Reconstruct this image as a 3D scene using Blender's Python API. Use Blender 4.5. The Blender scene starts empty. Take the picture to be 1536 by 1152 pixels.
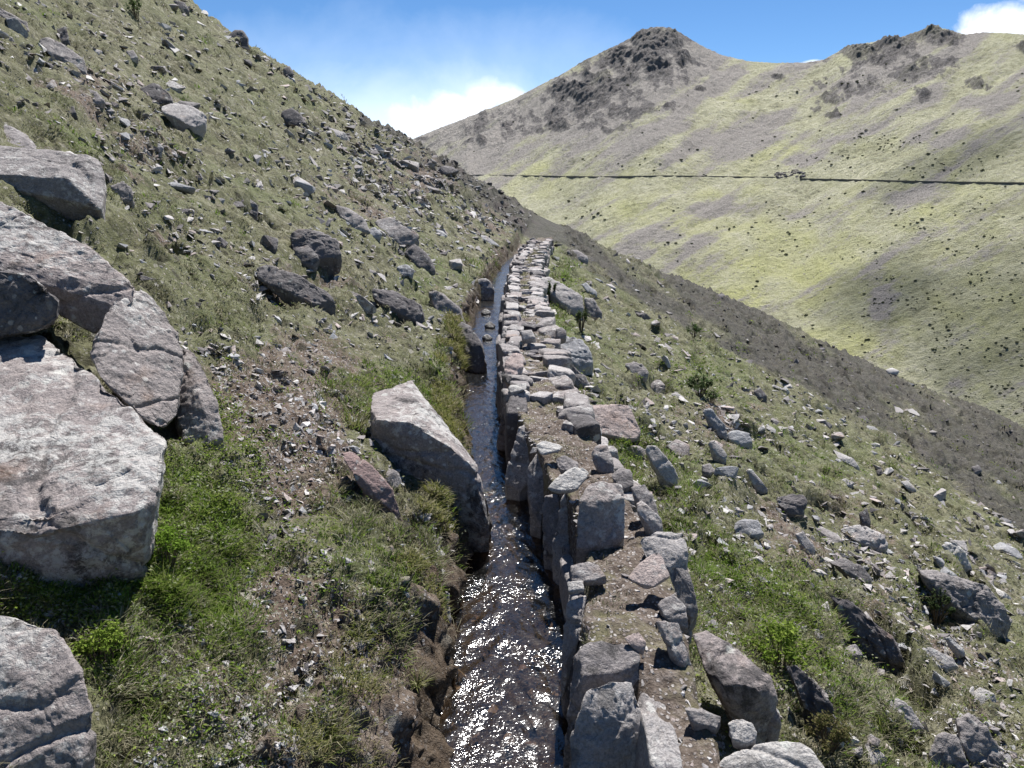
import bpy, bmesh, math, random
import numpy as np
from mathutils import Vector, Matrix
R = math.radians
rng = np.random.default_rng(11)
random.seed(11)
scene = bpy.context.scene
COL = scene.collection

# ------------------------------------------------------------------ camera
F = 1150.0
PITCH = R(14.0)
CAM = np.array([0.0, 0.0, 1.6])
AX_F = np.array([0.0, math.cos(PITCH), -math.sin(PITCH)])
AX_U = np.array([0.0, math.sin(PITCH), math.cos(PITCH)])
AX_R = np.array([1.0, 0.0, 0.0])
cd = bpy.data.cameras.new('camera')
cd.sensor_width = 36.0
cd.lens = F / 1536 * 36.0
cd.clip_start = 0.05
cd.clip_end = 6000
cam = bpy.data.objects.new('camera', cd)
cam.location = CAM
cam.rotation_euler = (R(90) - PITCH, 0, 0)
COL.objects.link(cam)
scene.camera = cam


def ray(u, v):
    """direction through a photo pixel, length 1 along the view axis"""
    u = np.asarray(u, float); v = np.asarray(v, float)
    return (AX_F + ((u - 768) / F)[..., None] * AX_R + ((576 - v) / F)[..., None] * AX_U)


def azel(u, v):
    d = ray(u, v)
    return np.arctan2(d[..., 0], d[..., 1]), d[..., 2] / np.hypot(d[..., 0], d[..., 1])


def project(P):
    q = P - CAM
    z = np.maximum(q @ AX_F, 1e-3)
    return 768 + F * (q @ AX_R) / z, 576 - F * (q @ AX_U) / z


# ------------------------------------------------------------------ noise
def _hash(ix, iy, iz, seed):
    h = (ix * 374761393 + iy * 668265263 + iz * 2147483647 * 3 + seed * 1274126177) & 0xFFFFFFFF
    h = ((h ^ (h >> 13)) * 1274126177) & 0xFFFFFFFF
    h = ((h ^ (h >> 15)) * 2246822519) & 0xFFFFFFFF
    return ((h ^ (h >> 16)) & 0xFFFFFF) / float(0xFFFFFF)


def vnoise2(x, y, seed=0):
    x = np.asarray(x, float); y = np.asarray(y, float)
    xf = np.floor(x); yf = np.floor(y)
    ix = xf.astype(np.int64); iy = yf.astype(np.int64)
    fx = x - xf; fy = y - yf
    ang = lambda a, b: _hash(a, b, 0 * a, seed) * 6.2831853
    sx = fx * fx * fx * (fx * (fx * 6 - 15) + 10); sy = fy * fy * fy * (fy * (fy * 6 - 15) + 10)
    def g(a, b, dx, dy):
        t = ang(a, b)
        return np.cos(t) * dx + np.sin(t) * dy
    n00 = g(ix, iy, fx, fy); n10 = g(ix + 1, iy, fx - 1, fy)
    n01 = g(ix, iy + 1, fx, fy - 1); n11 = g(ix + 1, iy + 1, fx - 1, fy - 1)
    a = n00 + (n10 - n00) * sx
    b = n01 + (n11 - n01) * sx
    return (a + (b - a) * sy) * 1.4


def fbm2(x, y, oct=4, seed=0, gain=0.5):
    s = 0; a = 1.0; f = 1.0
    for o in range(oct):
        s = s + a * vnoise2(x * f + 17.3 * o, y * f - 9.1 * o, seed + o)
        a *= gain; f *= 2.03
    return s


def ridge2(x, y, oct=4, seed=0):
    s = 0; a = 1.0; f = 1.0
    for o in range(oct):
        s = s + a * (1 - np.abs(vnoise2(x * f + 5.7 * o, y * f + 3.3 * o, seed + o)) * 2)
        a *= 0.5; f *= 2.1
    return s


def vnoise3(p, seed=0):
    pf = np.floor(p); i = pf.astype(np.int64); f = p - pf
    s = f * f * (3 - 2 * f)
    r = 0
    for dx in (0, 1):
        for dy in (0, 1):
            for dz in (0, 1):
                w = (s[:, 0] if dx else 1 - s[:, 0]) * (s[:, 1] if dy else 1 - s[:, 1]) * (s[:, 2] if dz else 1 - s[:, 2])
                r = r + w * _hash(i[:, 0] + dx, i[:, 1] + dy, i[:, 2] + dz, seed)
    return r * 2 - 1


def fbm3(p, oct=4, seed=0):
    s = 0; a = 1.0; f = 1.0
    for o in range(oct):
        s = s + a * vnoise3(p * f + 13.7 * o, seed + o)
        a *= 0.5; f *= 2.07
    return s


def sstep(a, b, x):
    t = np.clip((x - a) / (b - a), 0, 1)
    return t * t * (3 - 2 * t)


# ------------------------------------------------------------------ mesh helpers
def mesh(name, V, Fc, mat=None, smooth=True, attrs=None, mat_idx=None):
    V = np.ascontiguousarray(V, dtype=np.float32)
    Fc = np.ascontiguousarray(Fc, dtype=np.int32)
    me = bpy.data.meshes.new(name)
    k = Fc.shape[1]
    me.vertices.add(len(V)); me.vertices.foreach_set('co', V.ravel())
    me.loops.add(Fc.size); me.loops.foreach_set('vertex_index', Fc.ravel())
    me.polygons.add(len(Fc))
    me.polygons.foreach_set('loop_start', np.arange(0, Fc.size, k, dtype=np.int32))
    try:
        me.polygons.foreach_set('loop_total', np.full(len(Fc), k, dtype=np.int32))
    except Exception:
        pass
    me.update(calc_edges=True)
    me.polygons.foreach_set('use_smooth', np.full(len(Fc), bool(smooth)))
    if attrs:
        for an, data in attrs.items():
            a = me.color_attributes.new(an, 'FLOAT_COLOR', 'POINT')
            a.data.foreach_set('color', np.ascontiguousarray(data, dtype=np.float32).ravel())
    if mat is not None:
        me.materials.append(mat)
    me.update()
    return me


def link(name, me, parent=None, loc=None):
    o = bpy.data.objects.new(name, me)
    COL.objects.link(o)
    if parent is not None:
        o.parent = parent
    if loc is not None:
        o.location = loc
    return o


def tag(o, label=None, cat=None, group=None, kind=None):
    if label: o['label'] = label
    if cat: o['category'] = cat
    if group: o['group'] = group
    if kind: o['kind'] = kind
    return o


def grid_faces(n, m):
    i = np.arange(n - 1)[:, None] * m + np.arange(m - 1)[None, :]
    i = i.ravel()
    return np.stack([i, i + m, i + m + 1, i + 1], 1)


# ------------------------------------------------------------------ node helpers
class NT:
    def __init__(self, name):
        self.mat = bpy.data.materials.new(name)
        self.mat.use_nodes = True
        self.t = self.mat.node_tree
        self.t.nodes.clear()
        self.out = self.n('ShaderNodeOutputMaterial')

    def n(self, typ, **kw):
        nd = self.t.nodes.new(typ)
        for k, v in kw.items():
            setattr(nd, k, v)
        return nd

    def l(self, a, b):
        self.t.links.new(a, b)

    def setin(self, sock, v):
        if isinstance(v, bpy.types.NodeSocket):
            self.l(v, sock)
        else:
            sock.default_value = v

    def noise(self, vec, scale, detail=6, rough=0.55, dist=0.0):
        nd = self.n('ShaderNodeTexNoise')
        self.l(vec, nd.inputs['Vector'])
        nd.inputs['Scale'].default_value = scale
        nd.inputs['Detail'].default_value = detail
        nd.inputs['Roughness'].default_value = rough
        nd.inputs['Distortion'].default_value = dist
        return nd.outputs['Fac']

    def voro(self, vec, scale, feature='F1', out='Distance'):
        nd = self.n('ShaderNodeTexVoronoi', feature=feature)
        self.l(vec, nd.inputs['Vector'])
        nd.inputs['Scale'].default_value = scale
        return nd.outputs[out]

    def ramp(self, fac, stops, interp='LINEAR'):
        nd = self.n('ShaderNodeValToRGB')
        cr = nd.color_ramp
        cr.interpolation = interp
        while len(cr.elements) < len(stops):
            cr.elements.new(0.5)
        for e, (p, c) in zip(cr.elements, stops):
            e.position = p
            e.color = (c[0], c[1], c[2], 1) if hasattr(c, '__len__') else (c, c, c, 1)
        self.l(fac, nd.inputs['Fac'])
        return nd.outputs['Color']

    def mapr(self, v, a, b, c=0.0, d=1.0):
        nd = self.n('ShaderNodeMapRange')
        nd.clamp = True
        self.setin(nd.inputs[0], v)
        for i, x in enumerate((a, b, c, d)):
            nd.inputs[i + 1].default_value = x
        return nd.outputs[0]

    def math(self, op, a, b=None, clamp=False):
        nd = self.n('ShaderNodeMath', operation=op)
        nd.use_clamp = clamp
        self.setin(nd.inputs[0], a)
        if b is not None:
            self.setin(nd.inputs[1], b)
        return nd.outputs[0]

    def mix(self, fac, a, b, typ='MIX'):
        nd = self.n('ShaderNodeMix', data_type='RGBA', blend_type=typ)
        self.setin(nd.inputs[0], fac)
        for s, v in ((nd.inputs[6], a), (nd.inputs[7], b)):
            if isinstance(v, bpy.types.NodeSocket):
                self.l(v, s)
            else:
                s.default_value = (v[0], v[1], v[2], 1)
        return nd.outputs[2]

    def bump(self, h, strength=0.5, dist=0.02, normal=None):
        nd = self.n('ShaderNodeBump')
        nd.inputs['Strength'].default_value = strength
        nd.inputs['Distance'].default_value = dist
        self.l(h, nd.inputs['Height'])
        if normal is not None:
            self.l(normal, nd.inputs['Normal'])
        return nd.outputs['Normal']

    def vmath(self, op, a, b=None):
        nd = self.n('ShaderNodeVectorMath', operation=op)
        self.setin(nd.inputs[0], a)
        if b is not None:
            self.setin(nd.inputs[1], b)
        return nd.outputs[0]

    def bsdf(self, color, rough=0.9, normal=None, spec=0.25):
        b = self.n('ShaderNodeBsdfPrincipled')
        self.setin(b.inputs['Base Color'], color if isinstance(color, bpy.types.NodeSocket) else (color[0], color[1], color[2], 1))
        self.setin(b.inputs['Roughness'], rough)
        b.inputs['Specular IOR Level'].default_value = spec
        if normal is not None:
            self.l(normal, b.inputs['Normal'])
        self.l(b.outputs[0], self.out.inputs['Surface'])
        return b


def attr(nt, name):
    a = nt.n('ShaderNodeAttribute', attribute_name=name)
    s = nt.n('ShaderNodeSeparateColor')
    nt.l(a.outputs['Color'], s.inputs[0])
    return s.outputs[0], s.outputs[1], s.outputs[2], a.outputs['Alpha']


def rock_mat(name, ca, cb, lichen=(0.49, 0.48, 0.455), lich=0.56, darkt=0.60, wet=0.0, rough=0.88):
    nt = NT(name)
    geo = nt.n('ShaderNodeNewGeometry')
    oi = nt.n('ShaderNodeObjectInfo')
    off = nt.vmath('MULTIPLY', oi.outputs['Random'], (37.0, 91.0, 53.0))
    pos = nt.vmath('ADD', geo.outputs['Position'], off)
    n1 = nt.noise(pos, 2.2, 7, 0.6, 0.6)
    base = nt.mix(nt.mapr(n1, 0.35, 0.65), ca, cb)
    base = nt.mix(nt.mapr(oi.outputs['Random'], 0, 1, 0.0, 0.35), base, (0.30, 0.28, 0.265))
    # grain
    n3 = nt.noise(pos, 95, 5, 0.7)
    base = nt.mix(nt.mapr(n3, 0.32, 0.62, 0.6, 0.0), base, (0.07, 0.062, 0.06))
    # dark lichen and weathering
    n4 = nt.noise(pos, 9, 11, 0.80, 0.3)
    n4b = nt.noise(pos, 1.3, 4, 0.55, 0.5)
    base = nt.mix(nt.mapr(nt.math('ADD', n4, nt.mapr(n4b, 0.35, 0.65, -0.12, 0.10)), darkt - 0.05, darkt + 0.07, 0, 0.88), base, (0.045, 0.042, 0.042))
    # pale lichen crust
    n2 = nt.noise(pos, 17, 11, 0.80, 0.3)
    n2b = nt.noise(pos, 1.7, 3, 0.5)
    thr = nt.math('ADD', n2, nt.mapr(n2b, 0.3, 0.7, -0.13, 0.11))
    base = nt.mix(nt.mapr(thr, lich, lich + 0.08, 0, 0.72), base, lichen)
    n5 = nt.noise(pos, 48, 5, 0.6)
    base = nt.mix(nt.mapr(n5, 0.66, 0.72, 0, 0.6), base, (0.40, 0.41, 0.36))
    # round crusts of lichen, a few centimetres wide
    for sc_, cc_, th_ in ((11.0, (0.50, 0.50, 0.46), 0.20), (23.0, (0.52, 0.51, 0.48), 0.24), (8.0, (0.05, 0.048, 0.046), 0.17)):
        vn_ = nt.n('ShaderNodeTexVoronoi'); nt.l(pos, vn_.inputs['Vector']); vn_.inputs['Scale'].default_value = sc_
        vs_ = nt.n('ShaderNodeSeparateColor'); nt.l(vn_.outputs['Color'], vs_.inputs[0])
        vd = nt.math('ADD', vn_.outputs['Distance'], nt.mapr(vs_.outputs[0], 0.25, 1.0, 0.35, -0.10))
        rag = nt.math('ADD', vd, nt.math('MULTIPLY', nt.math('SUBTRACT', nt.noise(pos, sc_ * 5, 4, 0.7), 0.5), 0.55))
        pm = nt.mapr(nt.noise(pos, 1.9 + sc_ * .05, 3, 0.5), 0.45, 0.62)
        base = nt.mix(nt.math('MULTIPLY', nt.mapr(rag, th_, th_ + 0.1, 0.7, 0.0), pm), base, cc_)
    # rusty tint
    n6 = nt.noise(pos, 3.1, 5, 0.6)
    base = nt.mix(nt.mapr(n6, 0.62, 0.75, 0, 0.35), base, (0.30, 0.17, 0.10))
    h1 = nt.noise(pos, 14, 10, 0.68, 0.4)
    h2 = nt.noise(pos, 60, 5, 0.7)
    cr = nt.voro(nt.vmath('ADD', pos, nt.vmath('MULTIPLY', nt.n('ShaderNodeTexNoise').outputs['Color'], (0.1, 0.1, 0.1))), 5, 'DISTANCE_TO_EDGE')
    crk = nt.mapr(cr, 0.0, 0.02, 0.0, 1.0)
    hh = nt.math('ADD', nt.math('MULTIPLY', h1, 1.0), nt.math('MULTIPLY', h2, 0.35))
    hh = nt.math('ADD', hh, nt.math('MULTIPLY', crk, 0.05))
    nrm = nt.bump(hh, 0.9, 0.038)
    b = nt.bsdf(base, rough, nrm, 0.3)
    return nt.mat


M = {}
M['rock'] = rock_mat('grey_rock', (0.33, 0.30, 0.29), (0.22, 0.20, 0.197))
M['rock_big'] = rock_mat('lichen_grey_rock', (0.38, 0.325, 0.305), (0.25, 0.215, 0.21), lich=0.515, darkt=0.56)
M['rock_pale'] = rock_mat('pale_rock', (0.48, 0.45, 0.435), (0.36, 0.335, 0.325), lich=0.58, darkt=0.68)
M['rock_white'] = rock_mat('white_rock', (0.58, 0.56, 0.53), (0.44, 0.42, 0.40), lich=0.55, darkt=0.70)
M['rock_pink'] = rock_mat('pink_rock', (0.50, 0.40, 0.365), (0.42, 0.335, 0.31), lich=0.66, darkt=0.72)
M['rock_red'] = rock_mat('red_rock', (0.32, 0.19, 0.175), (0.25, 0.15, 0.14), lich=0.64, darkt=0.68)
M['rock_dark'] = rock_mat('dark_rock', (0.16, 0.145, 0.148), (0.085, 0.077, 0.08), lich=0.64, darkt=0.58)
M['rock_blue'] = rock_mat('blue_grey_rock', (0.43, 0.44, 0.455), (0.28, 0.28, 0.295), lich=0.55, darkt=0.66)
M['rock_wet'] = rock_mat('wet_dark_rock', (0.05, 0.045, 0.045), (0.025, 0.022, 0.022), lich=0.74, darkt=0.6, rough=0.35)
# ------------------------------------------------------------------ the canal and the near hillside
YT = [0, 2.5, 3.8, 5.3, 5.9, 7.9, 11.9, 15.9, 23.6, 30, 40]
XL_T = [-.27, -.27, -.28, -.17, -.30, -.51, -.66, -.65, -.27, .3, 1.3]
XR_T = [.20, .21, .25, .10, -.06, -.13, -.19, -.15, -.02, .55, 1.5]
TLY = [0, 2.35, 2.85, 3.2, 3.9, 4.35, 5, 5.9, 6.8, 8.9, 11.8, 17.6, 25.4, 30, 40]
TL_T = [.22, .22, .255, .32, .31, .20, .09, .0, -.05, -.05, -.05, .06, .60, 1.0, 2.0]
TRY = [0, 2.35, 2.8, 3.43, 4.4, 5, 5.9, 6.8, 8.9, 11.8, 17.6, 25.4, 30, 40]
TR_T = [.66, .66, .70, .74, .66, .60, .52, .50, .47, .44, .61, 1.13, 1.6, 2.6]
XBY = [0, 2.1, 3.0, 4.2, 5, 6, 8, 12, 24, 30, 40]
XB_T = [-.78, -.72, -.52, -.42, -.48, -.58, -.73, -.85, -.5, .1, 1.1]
ZW = -0.55
XL = lambda y: np.interp(y, YT, XL_T)
XR = lambda y: np.interp(y, YT, XR_T)
TL = lambda y: np.interp(y, TLY, TL_T)
TR = lambda y: np.interp(y, TRY, TR_T)
XB = lambda y: np.interp(y, XBY, XB_T)


def near_section(x, y):
    """height of the hillside with the canal cut into it"""
    wob = fbm2(y * 1.3, x * 0 + 3.1, 4, 5) * 0.07
    xl = XL(y) + 0.6 * wob
    xr = XR(y) + 0.06
    tr = TR(y)
    xb = np.minimum(XB(y) + wob, xl - 0.10)
    z = np.full(np.shape(x), ZW - 0.09)
    z = z - 0.03 + 0.035 * fbm2(x * 9, y * 9, 3, 71)
    # right of the water: footing of the wall, then the slope below
    fr = sstep(0, 1, (x - xr) / 0.1)
    z = np.where(x > xr, ZW - 0.1 + fr * 0.05, z)
    g = -0.42 - 0.46 * (x - tr) - 0.06 * np.maximum(x - tr - 3, 0) * sstep(0, 6, x - tr)
    z = np.where(x > tr - 0.1, np.minimum(g, -0.42 + 0 * g), z)
    # left bank
    t = (xl - x) / np.maximum(xl - xb, 0.05)
    bank = ZW - 0.05 + 0.47 * sstep(0, 1, np.clip(t, 0, 1) ** 0.8) + 0.02
    d = np.maximum(xb - x, 0)
    up = -0.11 + 0.60 * d - 0.22 * (1 - np.exp(-d / 1.0))
    z = np.where(x < xl, bank, z)
    z = np.where(x < xb, up, z)
    return z, xl, xr, xb, tr


def H_near_detail(x, y, z, xl, xr, xb, tr):
    r = np.hypot(x, y)
    side = np.where(x < xl, sstep(0.02, 0.35, xl - x), np.where(x > tr, sstep(0.05, 0.5, x - tr), 0.0))
    n = 0.10 * fbm2(x * 0.7, y * 0.55, 3, 1) + 0.06 * fbm2(x * 2.2, y * 1.6, 3, 2)
    n += 0.030 * fbm2(x * 6.5, y * 6.5, 3, 3)
    # sheep-track terracettes along the contour
    ph = (z + 0.12 * fbm2(x * 0.8, y * 0.4, 3, 9)) / 0.33
    ter = (ph - np.floor(ph)); ter = sstep(0.0, 0.55, ter) - ter
    n += 0.34 * ter * sstep(0.6, 1.6, np.abs(x - xl)) * sstep(-.1, .4, fbm2(x * 0.5, y * 0.35, 2, 12))
    # eroded hollows with raw rims
    hol = fbm2(x * 1.15, y * 0.8, 3, 14)
    n -= 0.20 * sstep(0.25, 0.62, hol) * sstep(0.5, 1.5, np.abs(x - xl))
    n += 0.05 * np.abs(fbm2(x * 3.6, y * 3.2, 3, 15)) 
    # tussocky bumps
    n += 0.035 * np.maximum(vnoise2(x * 13, y * 13, 21), 0) + 0.02 * np.abs(vnoise2(x * 27, y * 27, 22))
    out = n * side
    # crumbly bank face
    bank = ((x < xl) & (x > xb - 0.1))
    out = out + np.where(bank, (0.075 * fbm2(x * 6, y * 6, 4, 33) + 0.035 * np.abs(vnoise2(x * 26, y * 26, 35))) * sstep(0, 0.08, xl - x), 0)
    return out


# silhouette of the near hill: photo columns -> elevation, distance, steepness of the last stretch
SIL = np.array([(-900, -610), (-500, -420), (-200, -265), (0, -155), (180, -55), (270, 0), (345, 52), (380, 78), (440, 112), (512, 158), (562, 190), (612, 214), (650, 240),
                (679, 254), (745, 294), (790, 316), (812, 325), (845, 341), (922, 384), (1024, 425), (1091, 450), (1174, 488), (1257, 528), (1324, 558),
                (1407, 595), (1477, 616), (1536, 645), (1700, 730), (2000, 890), (2600, 1200)], float)
saz, sel = azel(SIL[:, 0], SIL[:, 1])
RS_U = [-900, 0, 270, 600, 790, 900, 1100, 1300, 1536, 2600]
RS_V = [45, 55, 58, 50, 42, 52, 66, 80, 92, 100]
G_V = [2.6, 2.6, 2.6, 2.2, 2.0, 3.0, 4.2, 5.2, 6.2, 7]
rsaz = azel(np.array(RS_U, float), np.interp(RS_U, SIL[:, 0], SIL[:, 1]))[0]


def blobs2(lst, U, Vv):
    s = np.zeros(U.shape)
    for (u, v, ru, rv, a) in lst:
        s = np.maximum(s, a * sstep(1.9, 0.2, np.hypot((U - u) / ru, (Vv - v) / rv) + 0.25 * vnoise2(U * .12, Vv * .2, 5)))
    return s


class Polar:
    def __init__(self, az, r, Z):
        self.az, self.r, self.Z = az, r, Z
        self.lr = np.log(r)
        E = (Z - CAM[2]) / r[None, :]
        self.M = np.maximum.accumulate(E, axis=1)

    def verts(self):
        A, Rr = np.meshgrid(self.az, self.r, indexing='ij')
        return np.stack([Rr * np.sin(A), Rr * np.cos(A), self.Z], -1)

    def height(self, x, y):
        a = np.arctan2(x, y); lr = np.log(np.maximum(np.hypot(x, y), 1e-3))
        fa = np.clip(np.interp(a, self.az, np.arange(len(self.az))), 0, len(self.az) - 1.001)
        fr = np.clip(np.interp(lr, self.lr, np.arange(len(self.r))), 0, len(self.r) - 1.001)
        i = fa.astype(int); j = fr.astype(int); fa = fa - i; fr = fr - j
        Z = self.Z
        return (Z[i, j] * (1 - fa) + Z[i + 1, j] * fa) * (1 - fr) + (Z[i, j + 1] * (1 - fa) + Z[i + 1, j + 1] * fa) * fr

    def hit(self, u, v):
        u = np.atleast_1d(np.asarray(u, float)); v = np.atleast_1d(np.asarray(v, float))
        a, e = azel(u, v)
        ia = np.clip(np.rint(np.interp(a, self.az, np.arange(len(self.az)))).astype(int), 0, len(self.az) - 1)
        rr = np.full(len(u), np.nan)
        for k in range(len(u)):
            m = self.M[ia[k]]
            j = np.searchsorted(m, e[k])
            if 0 < j < len(m):
                m0, m1 = m[j - 1], m[j]
                t = (e[k] - m0) / max(m1 - m0, 1e-9)
                rr[k] = self.r[j - 1] + (self.r[j] - self.r[j - 1]) * t
        P = np.stack([rr * np.sin(a), rr * np.cos(a), CAM[2] + rr * e], -1)
        return P


def nonuni_az():
    return np.concatenate([np.linspace(R(-85), R(-40), 120, endpoint=False), np.linspace(R(-40), R(40), 1080, endpoint=False), np.linspace(R(40), R(85), 120)])


naz = nonuni_az()
nr = np.exp(np.linspace(math.log(0.7), math.log(160), 820))
A_, R_ = np.meshgrid(naz, nr, indexing='ij')
X_, Y_ = R_ * np.sin(A_), R_ * np.cos(A_)
z0, xl_, xr_, xb_, tr_ = near_section(X_, Y_)
T_ = np.interp(A_, saz, sel); RS_ = np.interp(A_, rsaz, RS_V); G_ = np.interp(A_, rsaz, G_V)
q = R_ / RS_
zt = CAM[2] + R_ * T_ - np.where(q < 1, G_ * (1 - q) ** 2, 26 * (q - 1) ** 2)
ra = np.interp(A_, [R(-40), R(-6), R(-1), R(3), R(10), R(40)], [9, 15, 25, 25, 16, 13])
w = sstep(0, 1, (R_ - ra) / (RS_ * 0.62 - ra * 0.4))
zb = z0 * (1 - w) + zt * w
det = H_near_detail(X_, Y_, z0, xl_, xr_, xb_, tr_)
far_rough = sstep(12, 45, R_)
hu, hv = project(np.stack([X_, Y_, zb], -1).reshape(-1, 3)); hu = hu.reshape(X_.shape); hv = hv.reshape(X_.shape)
HOLLOW = [(150, 178, 30, 14, .9), (120, 165, 20, 8, .8), (440, 428, 50, 20, 1.0), (262, 248, 26, 14, .9), (590, 440, 40, 14, .8), (268, 188, 30, 8, .8), (560, 480, 40, 10, .7), (270, 340, 30, 12, .5), (300, 270, 16, 10, .8), (430, 180, 20, 10, .7), (395, 470, 20, 10, .6), (90, 60, 30, 10, .7), (620, 730, 60, 14, .5), (1060, 830, 14, 22, .6), (1255, 870, 14, 12, .6), (1360, 1110, 24, 16, .8), (1480, 960, 24, 8, .6)]
det = det - blobs2(HOLLOW, hu, hv) * np.clip(0.032 * R_, 0.06, 0.4)
frn = (0.30 * fbm2(X_ * 0.28, Y_ * 0.28, 4, 41) + 0.13 * np.maximum(fbm2(X_ * 1.5, Y_ * 1.5, 3, 44), -0.1)) * far_rough * sstep(0.6, 2.0, np.abs(X_ - xl_ - 0.5))
Zn = zb + det * (1 + 0.5 * far_rough) + frn
# trim noise growth on the skyline so it keeps its line
NEAR = Polar(naz, nr, Zn)
Vn = NEAR.verts()
bk = (X_ < xl_ + .02) & (X_ > xb_ - 0.12) & (R_ < 28)
Vb = Vn[bk]
wgt_ = np.minimum(1, np.minimum(xl_[bk] + .02 - X_[bk], X_[bk] - xb_[bk] + .12) / .06)
Vn[bk, 0] += wgt_ * (0.075 * fbm3(Vb * 4.5, 3, 37) + 0.03 * fbm3(Vb * 16, 3, 38))
Vn[bk, 1] += wgt_ * 0.03 * fbm3(Vb * 9 + 7, 3, 39)
PU, PV = project(Vn.reshape(-1, 3))
PU = PU.reshape(X_.shape); PV = PV.reshape(X_.shape)


def blobs(lst, U, Vv):
    s = np.zeros(U.shape)
    for (u, v, ru, rv, a) in lst:
        s = np.maximum(s, a * np.exp(-((U - u) / ru) ** 2 - ((Vv - v) / rv) ** 2))
    return s


SOIL = [(430, 590, 130, 90, .95), (460, 700, 80, 90, .95), (430, 900, 80, 100, .9), (520, 1020, 150, 150, 1.1), (610, 1120, 140, 80, 1.2), (330, 1040, 80, 110, .6), (470, 860, 90, 80, .6),
        (640, 1000, 45, 130, 1.1), (560, 1120, 110, 60, 1.1), (620, 850, 60, 70, .35), (260, 350, 60, 30, .6), (420, 430, 70, 40, .5), (560, 300, 80, 50, .5), (300, 570, 50, 60, .4), (640, 260, 60, 50, .6),
        (1080, 640, 80, 60, .5), (1230, 790, 120, 80, .45), (1330, 900, 90, 80, .4), (1420, 1020, 110, 80, .45), (1230, 960, 70, 60, .35),
        (740, 330, 60, 40, .5), (60, 190, 60, 30, .3), (130, 130, 80, 50, .5), (220, 220, 60, 60, .5)]
LUSH = [(290, 800, 90, 110, 1.0), (250, 860, 80, 60, 1.0), (320, 640, 40, 70, .8), (340, 920, 60, 60, .9), (560, 560, 60, 30, .6), (590, 585, 40, 15, 1.0), (130, 890, 130, 30, .9),
        (160, 970, 40, 50, .9), (450, 1020, 40, 40, .2), (840, 470, 25, 90, .9), (880, 610, 40, 60, .6), (940, 670, 30, 25, 1.0), (990, 760, 60, 60, .6), (1080, 850, 60, 60, .6), (1180, 900, 60, 60, .6), (1060, 560, 60, 40, .5),
        (1150, 660, 60, 40, .6), (1250, 700, 80, 40, .5), (1400, 870, 60, 50, .4), (120, 240, 100, 40, .5), (640, 420, 40, 40, .6), (660, 560, 30, 50, .5), (520, 640, 40, 40, .4), (500, 830, 50, 60, .3), (560, 880, 30, 60, .4)]
SCU = [560, 612, 680, 760, 820, 860, 960, 1024, 1124, 1224, 1324, 1491, 1600, 2600]
SCV = [186, 226, 290, 335, 360, 385, 445, 494, 541, 590, 664, 770, 840, 1500]
soil = blobs(SOIL, PU, PV) + 0.45 * fbm2(X_ * 1.1, Y_ * 0.9, 4, 51) + 0.25 * fbm2(X_ * 5, Y_ * 5, 3, 52)
soil = np.clip(soil, 0, 1.2)
inbank = sstep(-0.02, 0.06, X_ - xb_) * (X_ < xl_ + 0.5)
soil = np.maximum(soil, np.where(R_ < 26, inbank * (0.75 + 0.5 * fbm2(X_ * 4, Y_ * 2.0, 3, 57)), 0))
soil = np.maximum(soil, np.where((X_ > xl_) & (X_ < tr_) & (R_ < 30), 1, 0))
lush = np.clip(blobs(LUSH, PU, PV) * (0.7 + 0.8 * vnoise2(X_ * 3, Y_ * 3, 61)) + 0.35 * np.maximum(fbm2(X_ * 0.9, Y_ * 0.6, 4, 62), 0), 0, 1)
scree = sstep(5, -7, PV - np.interp(PU, SCU, SCV) + 16 * fbm2(X_ * 0.5, Y_ * 0.25, 4, 66)) * (PU > 540) * sstep(14, 24, R_)
strk = fbm2(PU * 0.012 - PV * 0.017, PU * 0.0035 + PV * 0.003, 4, 68)
scree = scree * (0.88 - 0.55 * sstep(0.18, 0.5, strk))
wetm = np.where((X_ > xl_ - 0.12) & (X_ < tr_) & (R_ < 30), 1.0, 0.0)
mask = np.stack([soil, lush, scree, wetm], -1).reshape(-1, 4)


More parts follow.
